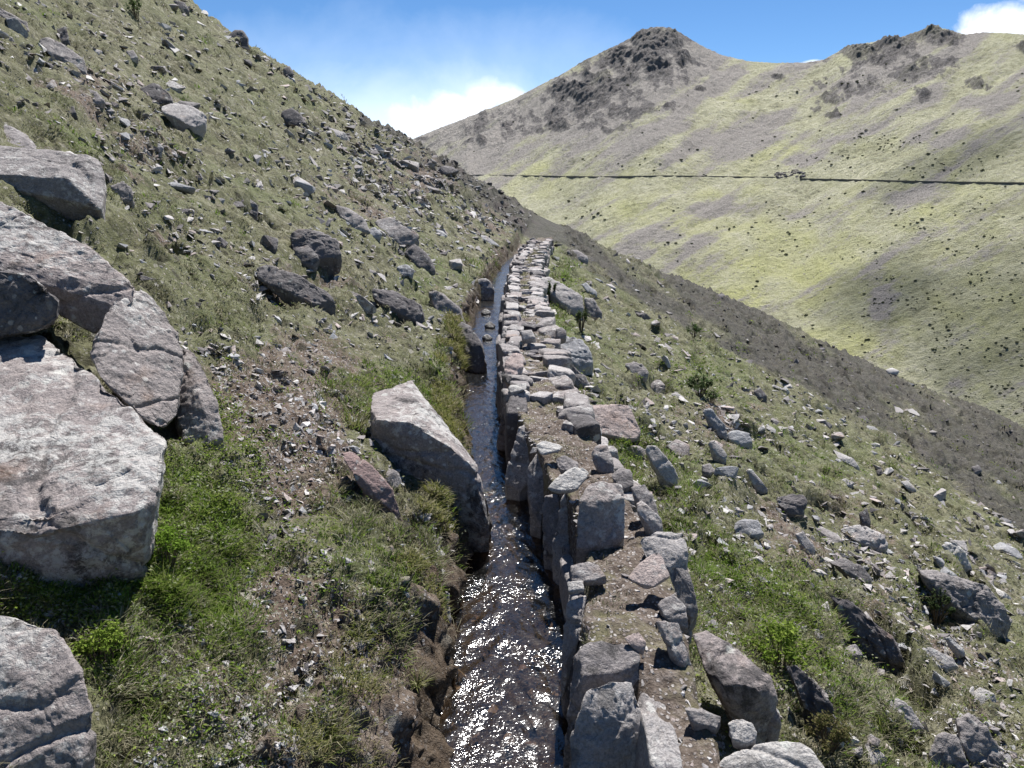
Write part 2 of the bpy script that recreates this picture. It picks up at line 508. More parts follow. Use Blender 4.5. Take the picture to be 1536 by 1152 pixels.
def ground_material():
    nt = NT('hillside_ground')
    geo = nt.n('ShaderNodeNewGeometry'); pos = geo.outputs['Position']
    soilA, lushA, screeA, wetA = attr(nt, 'mask')
    n1 = nt.noise(pos, 3.0, 9, 0.65, 0.3)
    n2 = nt.noise(pos, 21, 7, 0.65)
    n0 = nt.noise(pos, 0.45, 5, 0.6)
    g = nt.ramp(nt.math('ADD', nt.math('MULTIPLY', n1, 0.6), nt.math('MULTIPLY', n2, 0.4)),
                [(0.35, (0.045, 0.04, 0.026)), (0.44, (0.09, 0.085, 0.047)), (0.51, (0.155, 0.148, 0.086)), (0.58, (0.225, 0.212, 0.145)), (0.68, (0.31, 0.295, 0.235))])
    g = nt.mix(nt.mapr(n0, 0.4, 0.65, 0, 0.5), g, (0.12, 0.135, 0.055))
    g = nt.mix(nt.math('MULTIPLY', lushA, 0.85), g, nt.mix(n2, (0.05, 0.085, 0.012), (0.12, 0.17, 0.03)))
    s = nt.ramp(n2, [(0.32, (0.06, 0.043, 0.032)), (0.5, (0.14, 0.103, 0.078)), (0.66, (0.235, 0.19, 0.152))])
    s = nt.mix(nt.mapr(n1, 0.47, 0.62, 0, 0.45), s, (0.22, 0.185, 0.15))
    # grit: small pebbles pressed into the soil
    vc = nt.n('ShaderNodeTexVoronoi'); nt.l(pos, vc.inputs['Vector']); vc.inputs['Scale'].default_value = 55
    sep = nt.n('ShaderNodeSeparateColor'); nt.l(vc.outputs['Color'], sep.inputs[0])
    peb = nt.math('MULTIPLY', nt.mapr(sep.outputs[0], 0.62, 0.66), nt.mapr(vc.outputs['Distance'], 0.38, 0.46, 1.0, 0.0))
    pebc = nt.mix(sep.outputs[1], (0.20, 0.175, 0.165), (0.42, 0.40, 0.385))
    soilm = nt.mapr(nt.math('ADD', soilA, nt.mapr(n2, 0.3, 0.7, -0.25, 0.25)), 0.35, 0.65)
    col = nt.mix(soilm, g, s)
    col = nt.mix(nt.math('MULTIPLY', peb, nt.mapr(soilm, 0, 1, 0.35, 0.9)), col, pebc)
    # pale specks: dry cushion plants, flowers and half-buried stones in the turf
    for sc_, lim_ in ((17.0, 0.80), (7.0, 0.86)):
        vq = nt.n('ShaderNodeTexVoronoi'); nt.l(pos, vq.inputs['Vector']); vq.inputs['Scale'].default_value = sc_
        sq = nt.n('ShaderNodeSeparateColor'); nt.l(vq.outputs['Color'], sq.inputs[0])
        sm = nt.math('MULTIPLY', nt.mapr(sq.outputs[0], lim_ - .02, lim_), nt.mapr(nt.math('ADD', vq.outputs['Distance'], nt.math('MULTIPLY', n2, 0.3)), 0.36, 0.46, 0.75, 0.0))
        col = nt.mix(sm, col, nt.mix(sq.outputs[1], (0.27, 0.25, 0.19), (0.42, 0.40, 0.36)))
        dm_ = nt.math('MULTIPLY', nt.mapr(sq.outputs[2], 0.84, 0.86), nt.mapr(vq.outputs['Distance'], 0.3, 0.46, 0.75, 0.0))
        col = nt.mix(dm_, col, (0.045, 0.042, 0.026))
    # coarse scree of the far flank: dark stone, darkened further for cloud shade
    v2 = nt.n('ShaderNodeTexVoronoi'); nt.l(pos, v2.inputs['Vector']); v2.inputs['Scale'].default_value = 2.6
    sp2 = nt.n('ShaderNodeSeparateColor'); nt.l(v2.outputs['Color'], sp2.inputs[0])
    sc = nt.mix(sp2.outputs[0], (0.033, 0.029, 0.033), (0.082, 0.073, 0.08))
    sc = nt.mix(nt.mapr(nt.noise(pos, 6, 6, 0.7), 0.4, 0.65, 0, 0.7), sc, (0.036, 0.032, 0.034))
    col = nt.mix(nt.math('MULTIPLY', screeA, nt.mapr(n2, 0.25, 0.6, 1.0, 0.75)), col, sc)
    wet = nt.math('MULTIPLY', wetA, nt.mapr(n1, 0.3, 0.5))
    col = nt.mix(nt.math('MULTIPLY', wet, 0.75), col, nt.mix(n2, (0.035, 0.024, 0.014), (0.12, 0.085, 0.05)))
    h = nt.math('ADD', nt.math('MULTIPLY', n2, 1.0), nt.math('MULTIPLY', nt.noise(pos, 90, 5, 0.7), 0.4))
    h = nt.math('ADD', h, nt.math('MULTIPLY', peb, 0.5))
    nrm = nt.bump(h, 0.9, 0.035)
    nrm2 = nt.bump(nt.noise(pos, 2.2, 8, 0.75), 0.55, 0.5, nrm)
    nt.bsdf(col, nt.mapr(wet, 0, 1, 0.95, 0.55), nrm2, 0.2)
    return nt.mat


M['ground'] = ground_material()
me = mesh('hillside', Vn.reshape(-1, 3), grid_faces(len(naz), len(nr)), M['ground'], True, {'mask': mask})
tag(link('hillside', me), 'stony green hillside sloping down to the right along the water channel', 'hillside', kind='structure')


def ground_at(x, y):
    return NEAR.height(np.asarray(x, float), np.asarray(y, float))


def ground_normal(x, y, e=0.12):
    zx = (ground_at(x + e, y) - ground_at(x - e, y)) / (2 * e)
    zy = (ground_at(x, y + e) - ground_at(x, y - e)) / (2 * e)
    n = np.stack([-zx, -zy, np.ones_like(zx)], -1)
    return n / np.linalg.norm(n, axis=-1, keepdims=True)


# lookup of the soil / lush / scree masks by nearest vertex
def mask_at(x, y):
    a = np.arctan2(x, y); lr = np.log(np.hypot(x, y))
    i = np.clip(np.rint(np.interp(a, naz, np.arange(len(naz)))).astype(int), 0, len(naz) - 1)
    j = np.clip(np.rint(np.interp(lr, NEAR.lr, np.arange(len(nr)))).astype(int), 0, len(nr) - 1)
    return soil[i, j], lush[i, j], scree[i, j], xl_[i, j], tr_[i, j], xb_[i, j]


# ------------------------------------------------------------------ mountain across the valley
SKY = np.array([(-400, 420), (0, 330), (300, 280), (480, 255), (560, 234), (612, 212), (655, 194), (700, 177), (770, 149), (812, 127), (840, 113), (870, 95), (900, 80), (930, 66), (948, 57), (962, 47), (975, 43), (995, 42), (1012, 45),
                (1035, 58), (1050, 68), (1080, 82), (1120, 92), (1165, 95), (1210, 94), (1235, 90), (1258, 78), (1275, 70), (1290, 67), (1330, 60), (1370, 52), (1392, 45), (1410, 43),
                (1430, 46), (1445, 52), (1480, 49), (1510, 50), (1536, 52), (1650, 40), (1900, 60), (2400, 120), (3200, 200)], float)
kaz, kel = azel(SKY[:, 0], SKY[:, 1])
MU = np.array([-400, 300, 600, 700, 900, 1100, 1300, 1536, 1800, 2400, 3200], float)
MV = np.interp(MU, SKY[:, 0], SKY[:, 1])
maz = azel(MU, MV)[0]
R0 = [420, 400, 380, 300, 215, 170, 145, 125, 110, 95, 90]
R1 = [900, 860, 780, 720, 600, 560, 500, 400, 340, 300, 280]
V0 = [560, 480, 400, 350, 470, 560, 650, 760, 880, 1100, 1400]
e0 = azel(MU, np.array(V0, float))[1]
faz = np.concatenate([np.linspace(R(-24), R(-10), 60, endpoint=False), np.linspace(R(-10), R(37), 1000, endpoint=False), np.linspace(R(37), R(80), 160)])
t = np.linspace(0, 1, 620)
tt = np.concatenate([t, 1 + np.array([0.006, 0.015, 0.03, 0.06, 0.12, 0.25, 0.5])])
FA, FT = np.meshgrid(faz, tt, indexing='ij')
r0 = np.interp(FA, maz, R0); r1 = np.interp(FA, maz, R1)
el1 = np.interp(FA, kaz, kel); el0 = np.interp(FA, maz, e0)
zr0 = CAM[2] + r0 * el0; zr1 = CAM[2] + r1 * el1
# rows denser where they cover more of the view
FTc = np.clip(FT, 0, 1)
FR = r0 + (r1 - r0) * FT
FZ = zr0 + (zr1 - zr0) * (FTc * 0.92 + 0.08 * FTc ** 2) - np.maximum(FT - 1, 0) * (zr1 - zr0) * 1.3
FX, FY = FR * np.sin(FA), FR * np.cos(FA)
FU, FV = project(np.stack([FX, FY, FZ], -1).reshape(-1, 3)); FU = FU.reshape(FX.shape); FV = FV.reshape(FX.shape)
skyv = np.interp(FU, SKY[:, 0], SKY[:, 1])
CRAG = [(960, 92, 85, 44, .72), (905, 135, 70, 38, .7), (850, 172, 80, 28, .6), (1330, 88, 100, 26, .62), (760, 190, 60, 22, .5), (1280, 130, 60, 18, .55), (1380, 100, 60, 22, .6), (930, 165, 70, 18, .6), (985, 62, 50, 25, 1.0), (940, 85, 50, 22, .9), (900, 120, 40, 25, .8), (860, 140, 35, 25, .95), (880, 165, 40, 18, .85), (838, 190, 22, 14, .9), (800, 200, 22, 8, .6), (980, 95, 45, 25, .9), (1025, 92, 22, 14, .9),
        (1000, 120, 50, 10, .6), (920, 195, 30, 10, .6), (960, 165, 45, 9, .6), (1010, 160, 22, 10, .55), (1290, 78, 40, 14, .95), (1340, 72, 40, 15, .95), (1400, 55, 40, 14, 1.0), (1310, 95, 45, 12, .8), (1280, 120, 40, 10, .5),
        (1360, 110, 40, 12, .85), (1385, 142, 18, 9, .8), (1465, 123, 24, 9, .85), (1245, 145, 30, 9, .6), (1250, 178, 14, 6, .8), (1215, 135, 20, 6, .5), (1300, 130, 30, 9, .7), (1420, 90, 30, 9, .5), (1530, 75, 14, 7, .7),
        (700, 215, 40, 6, .4), (722, 215, 10, 6, .8), (650, 212, 30, 5, .4), (780, 155, 20, 6, .5), (1165, 118, 12, 3, .7), (1050, 135, 12, 5, .8), (1240, 160, 40, 7, .4), (1185, 262, 24, 3, .5)]
cn = fbm2(FU * 0.045, FV * 0.06, 4, 81)
crag = blobs(CRAG, FU, FV) + 0.5 * cn + 0.16 * fbm2(FU * 0.2, FV * 0.25, 3, 82)
cb = blobs(CRAG, FU, FV)
cragd = sstep(0.30, 0.95, cb + 0.25 * cn) * sstep(0.08, 0.3, cb)
crag = sstep(0.33, 0.50, crag) * sstep(0.08, 0.2, cb)
# weathered streaks that run down the fall line (towards the lower left as the photo sees it)
ca, sa = math.cos(R(-33)), math.sin(R(-33))
along = FU * ca + FV * sa; across = -FU * sa + FV * ca
streak = fbm2(along * 0.0055, across * 0.035, 5, 84)
GREY = [(750, 190, 130, 60, 1.1), (880, 165, 150, 62, 1.25), (985, 95, 110, 60, 1.3), (1080, 112, 70, 22, .9), (1300, 112, 130, 45, .85), (1420, 80, 110, 26, .75), (1500, 110, 60, 40, .5), (900, 200, 260, 40, .95), (860, 150, 110, 40, .8), (1000, 130, 120, 60, .8), (760, 200, 130, 45, .9), (1100, 180, 110, 20, .45), (1230, 215, 90, 16, .6), (1390, 205, 110, 22, .75), (1480, 150, 110, 16, .75), (1500, 165, 80, 18, .6),
        (1330, 240, 60, 14, .5), (1200, 240, 60, 14, .8), (1090, 310, 70, 12, .7), (1010, 360, 70, 14, .75), (960, 385, 40, 12, .8), (1190, 320, 40, 16, .5), (1350, 295, 50, 10, .55), (1320, 450, 22, 50, .9), (1320, 475, 20, 10, 1.2), (1240, 450, 40, 30, .45), (1360, 130, 130, 60, .35), (1330, 85, 100, 40, .6)]
grey = np.clip(blobs(GREY, FU, FV) + 0.75 * streak + 0.3 * fbm2(FX * .03, FY * .03, 4, 85) + 0.14, 0, 1)
yel = np.clip(blobs([(1200, 400, 130, 60, .9), (1240, 520, 130, 30, .9), (1100, 420, 90, 50, .9), (1000, 330, 120, 40, .6), (820, 265, 140, 20, .5), (1150, 230, 90, 20, .6), (1320, 130, 22, 10, 1.3), (1150, 340, 80, 30, .5), (1420, 320, 120, 50, .45), (1500, 480, 100, 80, .35)], FU, FV)
              + 0.5 * fbm2(FU * 0.02, FV * 0.03, 4, 86) - 0.5 * grey, 0, 1)
cloud_shade_green = np.clip(blobs([(1330, 440, 90, 60, .75), (1480, 420, 120, 130, .55), (1450, 240, 110, 40, .65), (1500, 560, 100, 70, .5), (960, 420, 60, 60, .3), (1380, 210, 50, 20, .3)], FU, FV) + 0.3 * fbm2(FU * .018, FV * .03, 3, 88), 0, 1)  # soft cloud shade on the slope put into the colour, plus random tone
depth_k = FR / 500.0
FZ = FZ + (3.2 * fbm2(FX * 0.018, FY * 0.018, 4, 91) + 0.8 * fbm2(FX * 0.11, FY * 0.11, 4, 92)) * depth_k * sstep(0, 0.06, FTc) * sstep(1.0, 0.93, FTc)
FZ = FZ + 1.2 * fbm2(along * 0.006, across * 0.05, 4, 94) * depth_k * sstep(1.0, 0.93, FTc)
FZ = FZ + 0.6 * depth_k * np.abs(fbm2(FX * 0.25, FY * 0.25, 3, 95))
rdg = ridge2(FX * 0.035, FY * 0.035 + FZ * 0.03, 5, 97)
lay = FZ * 0.11 + 0.9 * fbm2(FX * 0.02, FY * 0.02, 3, 96)
lay = lay - np.floor(lay); lay = sstep(0.2, 0.8, lay) - lay
FZ = FZ + cragd * (3.0 * (rdg - 0.9) + 1.1 * ridge2(FX * 0.13, FY * 0.13, 4, 98) + 4.6 * lay + 2.4 * fbm2(along * 0.02, across * 0.10, 4, 103) + 0.6) * depth_k * np.where(FT > 0.97, 0.6, 1)
# the near-vertical cut of washed gullies left of the breach
GUL = [((1180, 268), (1120, 300), (1040, 352), (960, 395)), ((1200, 272), (1140, 310), (1060, 375), (1020, 420)), ((1165, 268), (1085, 315), (1020, 352)), ((1536, 385), (1440, 440), (1360, 478), (1300, 500))]
gul = np.zeros(FX.shape)
for gl in GUL:
    for (a, b) in zip(gl[:-1], gl[1:]):
        a = np.array(a, float); b = np.array(b, float); d = b - a
        s = np.clip(((FU - a[0]) * d[0] + (FV - a[1]) * d[1]) / (d @ d), 0, 1)
        dist = np.hypot(FU - a[0] - s * d[0], FV - a[1] - s * d[1])
        gul = np.maximum(gul, np.exp(-((dist + 1.5 * vnoise2(FU * .1, FV * .1, 99)) / 3.0) ** 2))
FZ = FZ - 1.1 * gul * depth_k * (0.5 + 0.8 * np.abs(vnoise2(FU * .06, FV * .06, 100)))
FARG = None
fmask = np.stack([grey, crag, yel, cloud_shade_green], -1).reshape(-1, 4)


def mountain_material():
    nt = NT('mountain_slope')
    geo = nt.n('ShaderNodeNewGeometry'); pos = geo.outputs['Position']
    gr, cr, ye, dk = attr(nt, 'mask')
    n1 = nt.noise(pos, 0.06, 9, 0.65)
    n2 = nt.noise(pos, 0.6, 8, 0.7)
    n3 = nt.noise(pos, 2.2, 6, 0.7)
    g = nt.ramp(nt.math('ADD', nt.math('MULTIPLY', n1, 0.45), nt.math('MULTIPLY', n2, 0.55)),
                [(0.36, (0.20, 0.195, 0.125)), (0.45, (0.36, 0.35, 0.225)), (0.54, (0.47, 0.455, 0.31)), (0.64, (0.55, 0.525, 0.40))])
    g = nt.mix(nt.math('MULTIPLY', ye, 0.75), g, nt.mix(n2, (0.34, 0.35, 0.12), (0.56, 0.55, 0.25)))
    g = nt.mix(nt.math('MULTIPLY', dk, 0.6), g, nt.mix(n2, (0.13, 0.14, 0.065), (0.26, 0.26, 0.145)))  # cloud shade laid on as a darker green
    s = nt.ramp(n3, [(0.3, (0.18, 0.16, 0.155)), (0.55, (0.32, 0.29, 0.28)), (0.7, (0.45, 0.42, 0.405))])
    gm = nt.mapr(nt.math('ADD', gr, nt.mapr(n2, 0.3, 0.7, -0.3, 0.3)), 0.35, 0.75)
    col = nt.mix(nt.math('MULTIPLY', gm, 0.85), g, s)
    sepn = nt.n('ShaderNodeSeparateXYZ')
    c = nt.ramp(nt.math('ADD', nt.math('MULTIPLY', n3, 0.4), nt.math('MULTIPLY', nt.noise(pos, 0.4, 9, 0.75), 0.6)), [(0.41, (0.04, 0.037, 0.039)), (0.50, (0.095, 0.087, 0.089)), (0.61, (0.24, 0.222, 0.22))])
    col = nt.mix(nt.math('MULTIPLY', cr, nt.mapr(n2, 0.3, 0.55, 1.0, 0.7)), col, c)
    # low scattered scrub and stones, as fine dark and pale spots
    col = nt.mix(nt.mapr(nt.noise(pos, 1.1, 4, 0.65), 0.60, 0.67, 0, 0.55), col, (0.09, 0.095, 0.05))
    col = nt.mix(nt.mapr(nt.noise(pos, 2.6, 3, 0.7), 0.60, 0.66, 0, 0.45), col, (0.13, 0.13, 0.08))
    fp = nt.n('ShaderNodeTexVoronoi'); nt.l(pos, fp.inputs['Vector']); fp.inputs['Scale'].default_value = 0.9
    fs = nt.n('ShaderNodeSeparateColor'); nt.l(fp.outputs['Color'], fs.inputs[0])
    col = nt.mix(nt.math('MULTIPLY', nt.mapr(fs.outputs[0], 0.80, 0.82), nt.mapr(fp.outputs['Distance'], 0.25, 0.4, 0.6, 0.0)), col, nt.mix(fs.outputs[1], (0.40, 0.37, 0.34), (0.09, 0.085, 0.07)))
    h = nt.math('ADD', n3, nt.math('MULTIPLY', n2, 1.5))
    nrm = nt.bump(h, 1.0, 1.3)
    nt.bsdf(col, 0.95, nrm, 0.15)
    return nt.mat


M['mountain'] = mountain_material()
FVv = np.stack([FX, FY, FZ], -1)
me = mesh('mountain', FVv.reshape(-1, 3), grid_faces(len(faz), len(tt)), M['mountain'], True, {'mask': fmask})
tag(link('mountain', me), 'pale green mountain with a dark craggy summit across the valley', 'mountain', kind='structure')
# elevation lookup on the mountain
ME = np.maximum.accumulate((FZ - CAM[2]) / FR, axis=1)


def far_hit(u, v):
    u = np.atleast_1d(np.asarray(u, float)); v = np.atleast_1d(np.asarray(v, float))
    a, e = azel(u, v)
    ia = np.clip(np.rint(np.interp(a, faz, np.arange(len(faz)))).astype(int), 0, len(faz) - 1)
    out = np.full((len(u), 3), np.nan)
    for k in range(len(u)):
        m = ME[ia[k]]
        j = np.searchsorted(m, e[k])
        if 0 < j < 620:
            t_ = (e[k] - m[j - 1]) / max(m[j] - m[j - 1], 1e-9)
            rr = FR[ia[k], j - 1] * (1 - t_) + FR[ia[k], j] * t_
            out[k] = (rr * math.sin(a[k]), rr * math.cos(a[k]), CAM[2] + rr * e[k])
    return out


# valley floor and everything beyond, one sheet
nt = NT('valley_ground')
geo = nt.n('ShaderNodeNewGeometry')
nt.bsdf(nt.mix(nt.noise(geo.outputs['Position'], 0.05, 8, 0.65), (0.11, 0.12, 0.05), (0.22, 0.21, 0.11)), 0.95)
V = []
ra_ = np.array([1.0, 60, 300, 900, 3000]); aa = np.linspace(0, 2 * math.pi, 49)
for r_ in ra_:
    for a_ in aa:
        V.append((r_ * math.sin(a_), r_ * math.cos(a_), -75.0))
me = mesh('valley_floor', np.array(V), grid_faces(len(ra_), len(aa)), nt.mat, True)
tag(link('valley_floor', me), 'grassy valley floor below the two hillsides', 'ground', kind='structure')
# ------------------------------------------------------------------ sky, clouds, sun
SUN_AZ, SUN_EL = R(14), R(57)
world = bpy.data.worlds.new('World')
scene.world = world
world.use_nodes = True
wt = world.node_tree
wt.nodes.clear()


class WN(NT):
    def __init__(self, tree):
        self.t = tree


wn = WN(wt)
wout = wn.n('ShaderNodeOutputWorld')
bg = wn.n('ShaderNodeBackground')
sky = wn.n('ShaderNodeTexSky', sky_type='NISHITA')
sky.sun_disc = False
sky.sun_elevation = SUN_EL
sky.sun_rotation = SUN_AZ
sky.altitude = 3900
sky.air_density = 1.0
sky.dust_density = 0.6
sky.ozone_density = 2.0
tc = wn.n('ShaderNodeTexCoord')
dirv = tc.outputs['Generated']
sx = wn.n('ShaderNodeSeparateXYZ'); wn.l(dirv, sx.inputs[0])
ysafe = wn.math('MAXIMUM', sx.outputs[1], 0.05)
pa = wn.math('DIVIDE', sx.outputs[0], ysafe)
pb = wn.math('DIVIDE', sx.outputs[2], ysafe)


def pab(u, v):
    d = ray(u, v)
    return d[0] / d[1], d[2] / d[1]


cn1 = wn.noise(dirv, 17, 10, 0.62, 0.3)
cn2 = wn.noise(dirv, 5, 6, 0.6, 0.2)


def ell(u, v, ru, rv):
    a, b = pab(u, v)
    x = wn.math('DIVIDE', wn.math('SUBTRACT', pa, a), ru / F)
    y = wn.math('DIVIDE', wn.math('SUBTRACT', pb, b), rv / F)
    return wn.math('SQRT', wn.math('ADD', wn.math('MULTIPLY', x, x), wn.math('MULTIPLY', y, y)))


def cumulus(lst, edge=0.10, amp=1.6):
    m = None
    for e in lst:
        d = wn.math('SUBTRACT', 1.0, ell(*e))
        m = d if m is None else wn.math('MAXIMUM', m, d)
    f = wn.math('ADD', m, wn.math('MULTIPLY', wn.math('SUBTRACT', cn1, 0.5), amp))
    return wn.mapr(f, 0.0, edge)


cum = cumulus([(725, 148, 40, 34), (765, 150, 42, 26), (690, 165, 50, 28), (640, 185, 60, 30)], 0.75, 1.9)
cum2 = cumulus([(1520, 40, 85, 32), (1480, 52, 50, 20), (1620, 30, 100, 50), (1222, 97, 20, 7)], 0.55, 1.5)
# the wide soft bank low on the left
band = wn.math('SUBTRACT', 1.0, ell(560, 215, 330, 105))
bank = wn.mapr(wn.math('ADD', band, wn.math('MULTIPLY', wn.math('SUBTRACT', cn2, 0.5), 0.9)), -0.1, 0.95)
thin = wn.mapr(wn.math('ADD', wn.math('SUBTRACT', 1.0, ell(600, 160, 520, 150)), wn.math('MULTIPLY', wn.math('SUBTRACT', cn2, 0.5), 1.2)), 0.1, 1.1, 0, 0.35)
CL = 12.4
sat = wn.n('ShaderNodeHueSaturation'); sat.inputs['Saturation'].default_value = 1.2; sat.inputs['Value'].default_value = 1.0
wn.l(sky.outputs[0], sat.inputs['Color'])
c = wn.mix(thin, sat.outputs[0], (CL * .80, CL * .88, CL * 1.0))
c = wn.mix(wn.math('MULTIPLY', bank, 0.5), c, (CL * .87, CL * .92, CL * .98))
shade = wn.mix(wn.mapr(wn.noise(dirv, 30, 8, 0.6, 0.3), 0.38, 0.6), (CL * .66, CL * .72, CL * .82), (CL * .92, CL * .93, CL * .95))
c = wn.mix(wn.math('MULTIPLY', cum, 0.92), c, shade)
c = wn.mix(cum2, c, shade)
wn.l(c, bg.inputs['Color'])
bg.inputs['Strength'].default_value = 0.066
wn.l(bg.outputs[0], wout.inputs['Surface'])

sd = bpy.data.lights.new('sun', 'SUN')
sd.energy = 5.0
sd.angle = R(0.53)
sd.color = (1.0, 0.97, 0.935)
so = bpy.data.objects.new('sun', sd)
sdir = Vector((math.sin(SUN_AZ) * math.cos(SUN_EL), math.cos(SUN_AZ) * math.cos(SUN_EL), math.sin(SUN_EL)))
so.rotation_euler = sdir.to_track_quat('Z', 'Y').to_euler()
so.location = (0, 0, 60)
COL.objects.link(so)
scene.view_settings.view_transform = 'Standard'
scene.view_settings.look = 'None'
scene.view_settings.exposure = 1.02
scene.view_settings.gamma = 1.0
scene.view_settings.use_curve_mapping = False
scene.cycles.max_bounces = 6
scene.cycles.transparent_max_bounces = 12

# fair-weather clouds overhead, out of the picture: their shade drifts over the far hillside
nt = NT('cloud_vapour')
pv = nt.n('ShaderNodeVolumePrincipled')
pv.inputs['Color'].default_value = (1, 1, 1, 1)
pv.inputs['Density'].default_value = 0.030
pv.inputs['Anisotropy'].default_value = 0.4
nt.l(pv.outputs[0], nt.out.inputs['Volume'])
M['cloud'] = nt.mat


def cloud(u, v, rx, ry, rz, t, seed, label):
    p = far_hit(u, v)[0] if isinstance(u, (int, float)) else np.array(u)
    c = p + np.array(sdir) * t
    bm = bmesh.new()
    bmesh.ops.create_icosphere(bm, subdivisions=5, radius=1.0)
    V = np.array([q.co[:] for q in bm.verts]); Fc = np.array([[q.index for q in f.verts] for f in bm.faces]); bm.free()
    V = V * (1 + 0.30 * fbm3(V * 1.7 + seed, 4, seed))[:, None] * np.array([rx, ry, rz])
    o = link('cloud', mesh('cloud', V, Fc, M['cloud'], True), None, c)
    tag(o, label, 'cloud', None, 'stuff')


cloud(1315, 435, 15, 15, 9, 430, 3, 'small white cloud high above the valley')
cloud(1530, 500, 20, 34, 8, 430, 8, 'larger thin white cloud high above the right side of the valley')
cloud(1440, 235, 26, 14, 7, 430, 12, 'thin white cloud high above the far ridge')
# ------------------------------------------------------------------ stones
def hull(P):
    bm = bmesh.new()
    for p in P:
        bm.verts.new(p)
    res = bmesh.ops.convex_hull(bm, input=bm.verts[:], use_existing_faces=False)
    junk = [g for g in res['geom_interior'] + res['geom_unused'] if isinstance(g, bmesh.types.BMVert)]
    bmesh.ops.delete(bm, geom=list(set(junk)), context='VERTS')
    bmesh.ops.triangulate(bm, faces=bm.faces[:])
    bmesh.ops.recalc_face_normals(bm, faces=bm.faces[:])
    bm.verts.index_update()
    V = np.array([v.co[:] for v in bm.verts]); Fc = np.array([[v.index for v in f.verts] for f in bm.faces])
    bm.free()
    return V, Fc


def split_long(V, Fc, L, maxit=9, cap=60000):
    for _ in range(maxit):
        E = np.stack([Fc[:, [0, 1]], Fc[:, [1, 2]], Fc[:, [2, 0]]], 1)
        Es = np.sort(E, -1).reshape(-1, 2)
        key = Es[:, 0].astype(np.int64) * (len(V) + 1) + Es[:, 1]
        uk, first, inv = np.unique(key, return_index=True, return_inverse=True)
        ue = Es[first]
        ln = np.linalg.norm(V[ue[:, 0]] - V[ue[:, 1]], axis=1)
        mark = ln > L
        if not mark.any() or len(Fc) > cap:
            break
        mid = np.full(len(uk), -1)
        mid[mark] = len(V) + np.arange(mark.sum())
        V = np.concatenate([V, 0.5 * (V[ue[mark, 0]] + V[ue[mark, 1]])])
        m = mid[inv.ravel()].reshape(-1, 3)
        # always bisect at the longest marked edge of each face, conforming patterns
        out = []
        c = (m >= 0).sum(1)
        out.append(Fc[c == 0])
        f = Fc[c == 3]; k = m[c == 3]
        if len(f):
            out += [np.stack([f[:, 0], k[:, 0], k[:, 2]], 1), np.stack([k[:, 0], f[:, 1], k[:, 1]], 1), np.stack([k[:, 2], k[:, 1], f[:, 2]], 1), k]
        for s in range(3):
            a, b, d = s, (s + 1) % 3, (s + 2) % 3
            q = (c == 1) & (m[:, s] >= 0)
            f = Fc[q]; k = m[q][:, s]
            if len(f):
                out += [np.stack([f[:, a], k, f[:, d]], 1), np.stack([k, f[:, b], f[:, d]], 1)]
            q = (c == 2) & (m[:, d] < 0)
            q = (c == 2) & (m[:, s] < 0)
            f = Fc[q]; k1 = m[q][:, b]; k2 = m[q][:, d]
            if len(f):
                out += [np.stack([k1, f[:, d], k2], 1), np.stack([f[:, a], f[:, b], k1], 1), np.stack([f[:, a], k1, k2], 1)]
        Fc = np.concatenate(out)
    return V, Fc


def vnormals(V, Fc):
    n = np.cross(V[Fc[:, 1]] - V[Fc[:, 0]], V[Fc[:, 2]] - V[Fc[:, 0]])
    N = np.zeros_like(V)
    for k in range(3):
        np.add.at(N, Fc[:, k], n)
    return N / np.maximum(np.linalg.norm(N, axis=1, keepdims=True), 1e-12)


def relax(V, Fc, it=1, lam=0.5):
    E = np.concatenate([Fc[:, [0, 1]], Fc[:, [1, 2]], Fc[:, [2, 0]]])
    E = np.concatenate([E, E[:, ::-1]])
    deg = np.bincount(E[:, 0], minlength=len(V)).astype(float)[:, None]
    for _ in range(it):
        S = np.zeros_like(V)
        np.add.at(S, E[:, 0], V[E[:, 1]])
        V = V + lam * (S / np.maximum(deg, 1) - V)
    return V


def fracture(p, seed):
    """broken facets: every cell of a jittered lattice carries its own tilted plane"""
    pi = np.floor(p).astype(np.int64)
    best = np.full(len(p), 1e9); val = np.zeros(len(p))
    for dx in (-1, 0, 1):
        for dy in (-1, 0, 1):
            for dz in (-1, 0, 1):
                q = pi + np.array([dx, dy, dz])
                c = q + np.stack([_hash(q[:, 0], q[:, 1], q[:, 2], seed + k) for k in (11, 12, 13)], -1)
                e = p - c
                d2 = (e * e).sum(1)
                g = np.stack([_hash(q[:, 0], q[:, 1], q[:, 2], seed + k) for k in (14, 15, 16)], -1) - .5
                m = d2 < best
                best = np.where(m, d2, best); val = np.where(m, (e * g).sum(1) + .3 * (g[:, 0]), val)
    return val


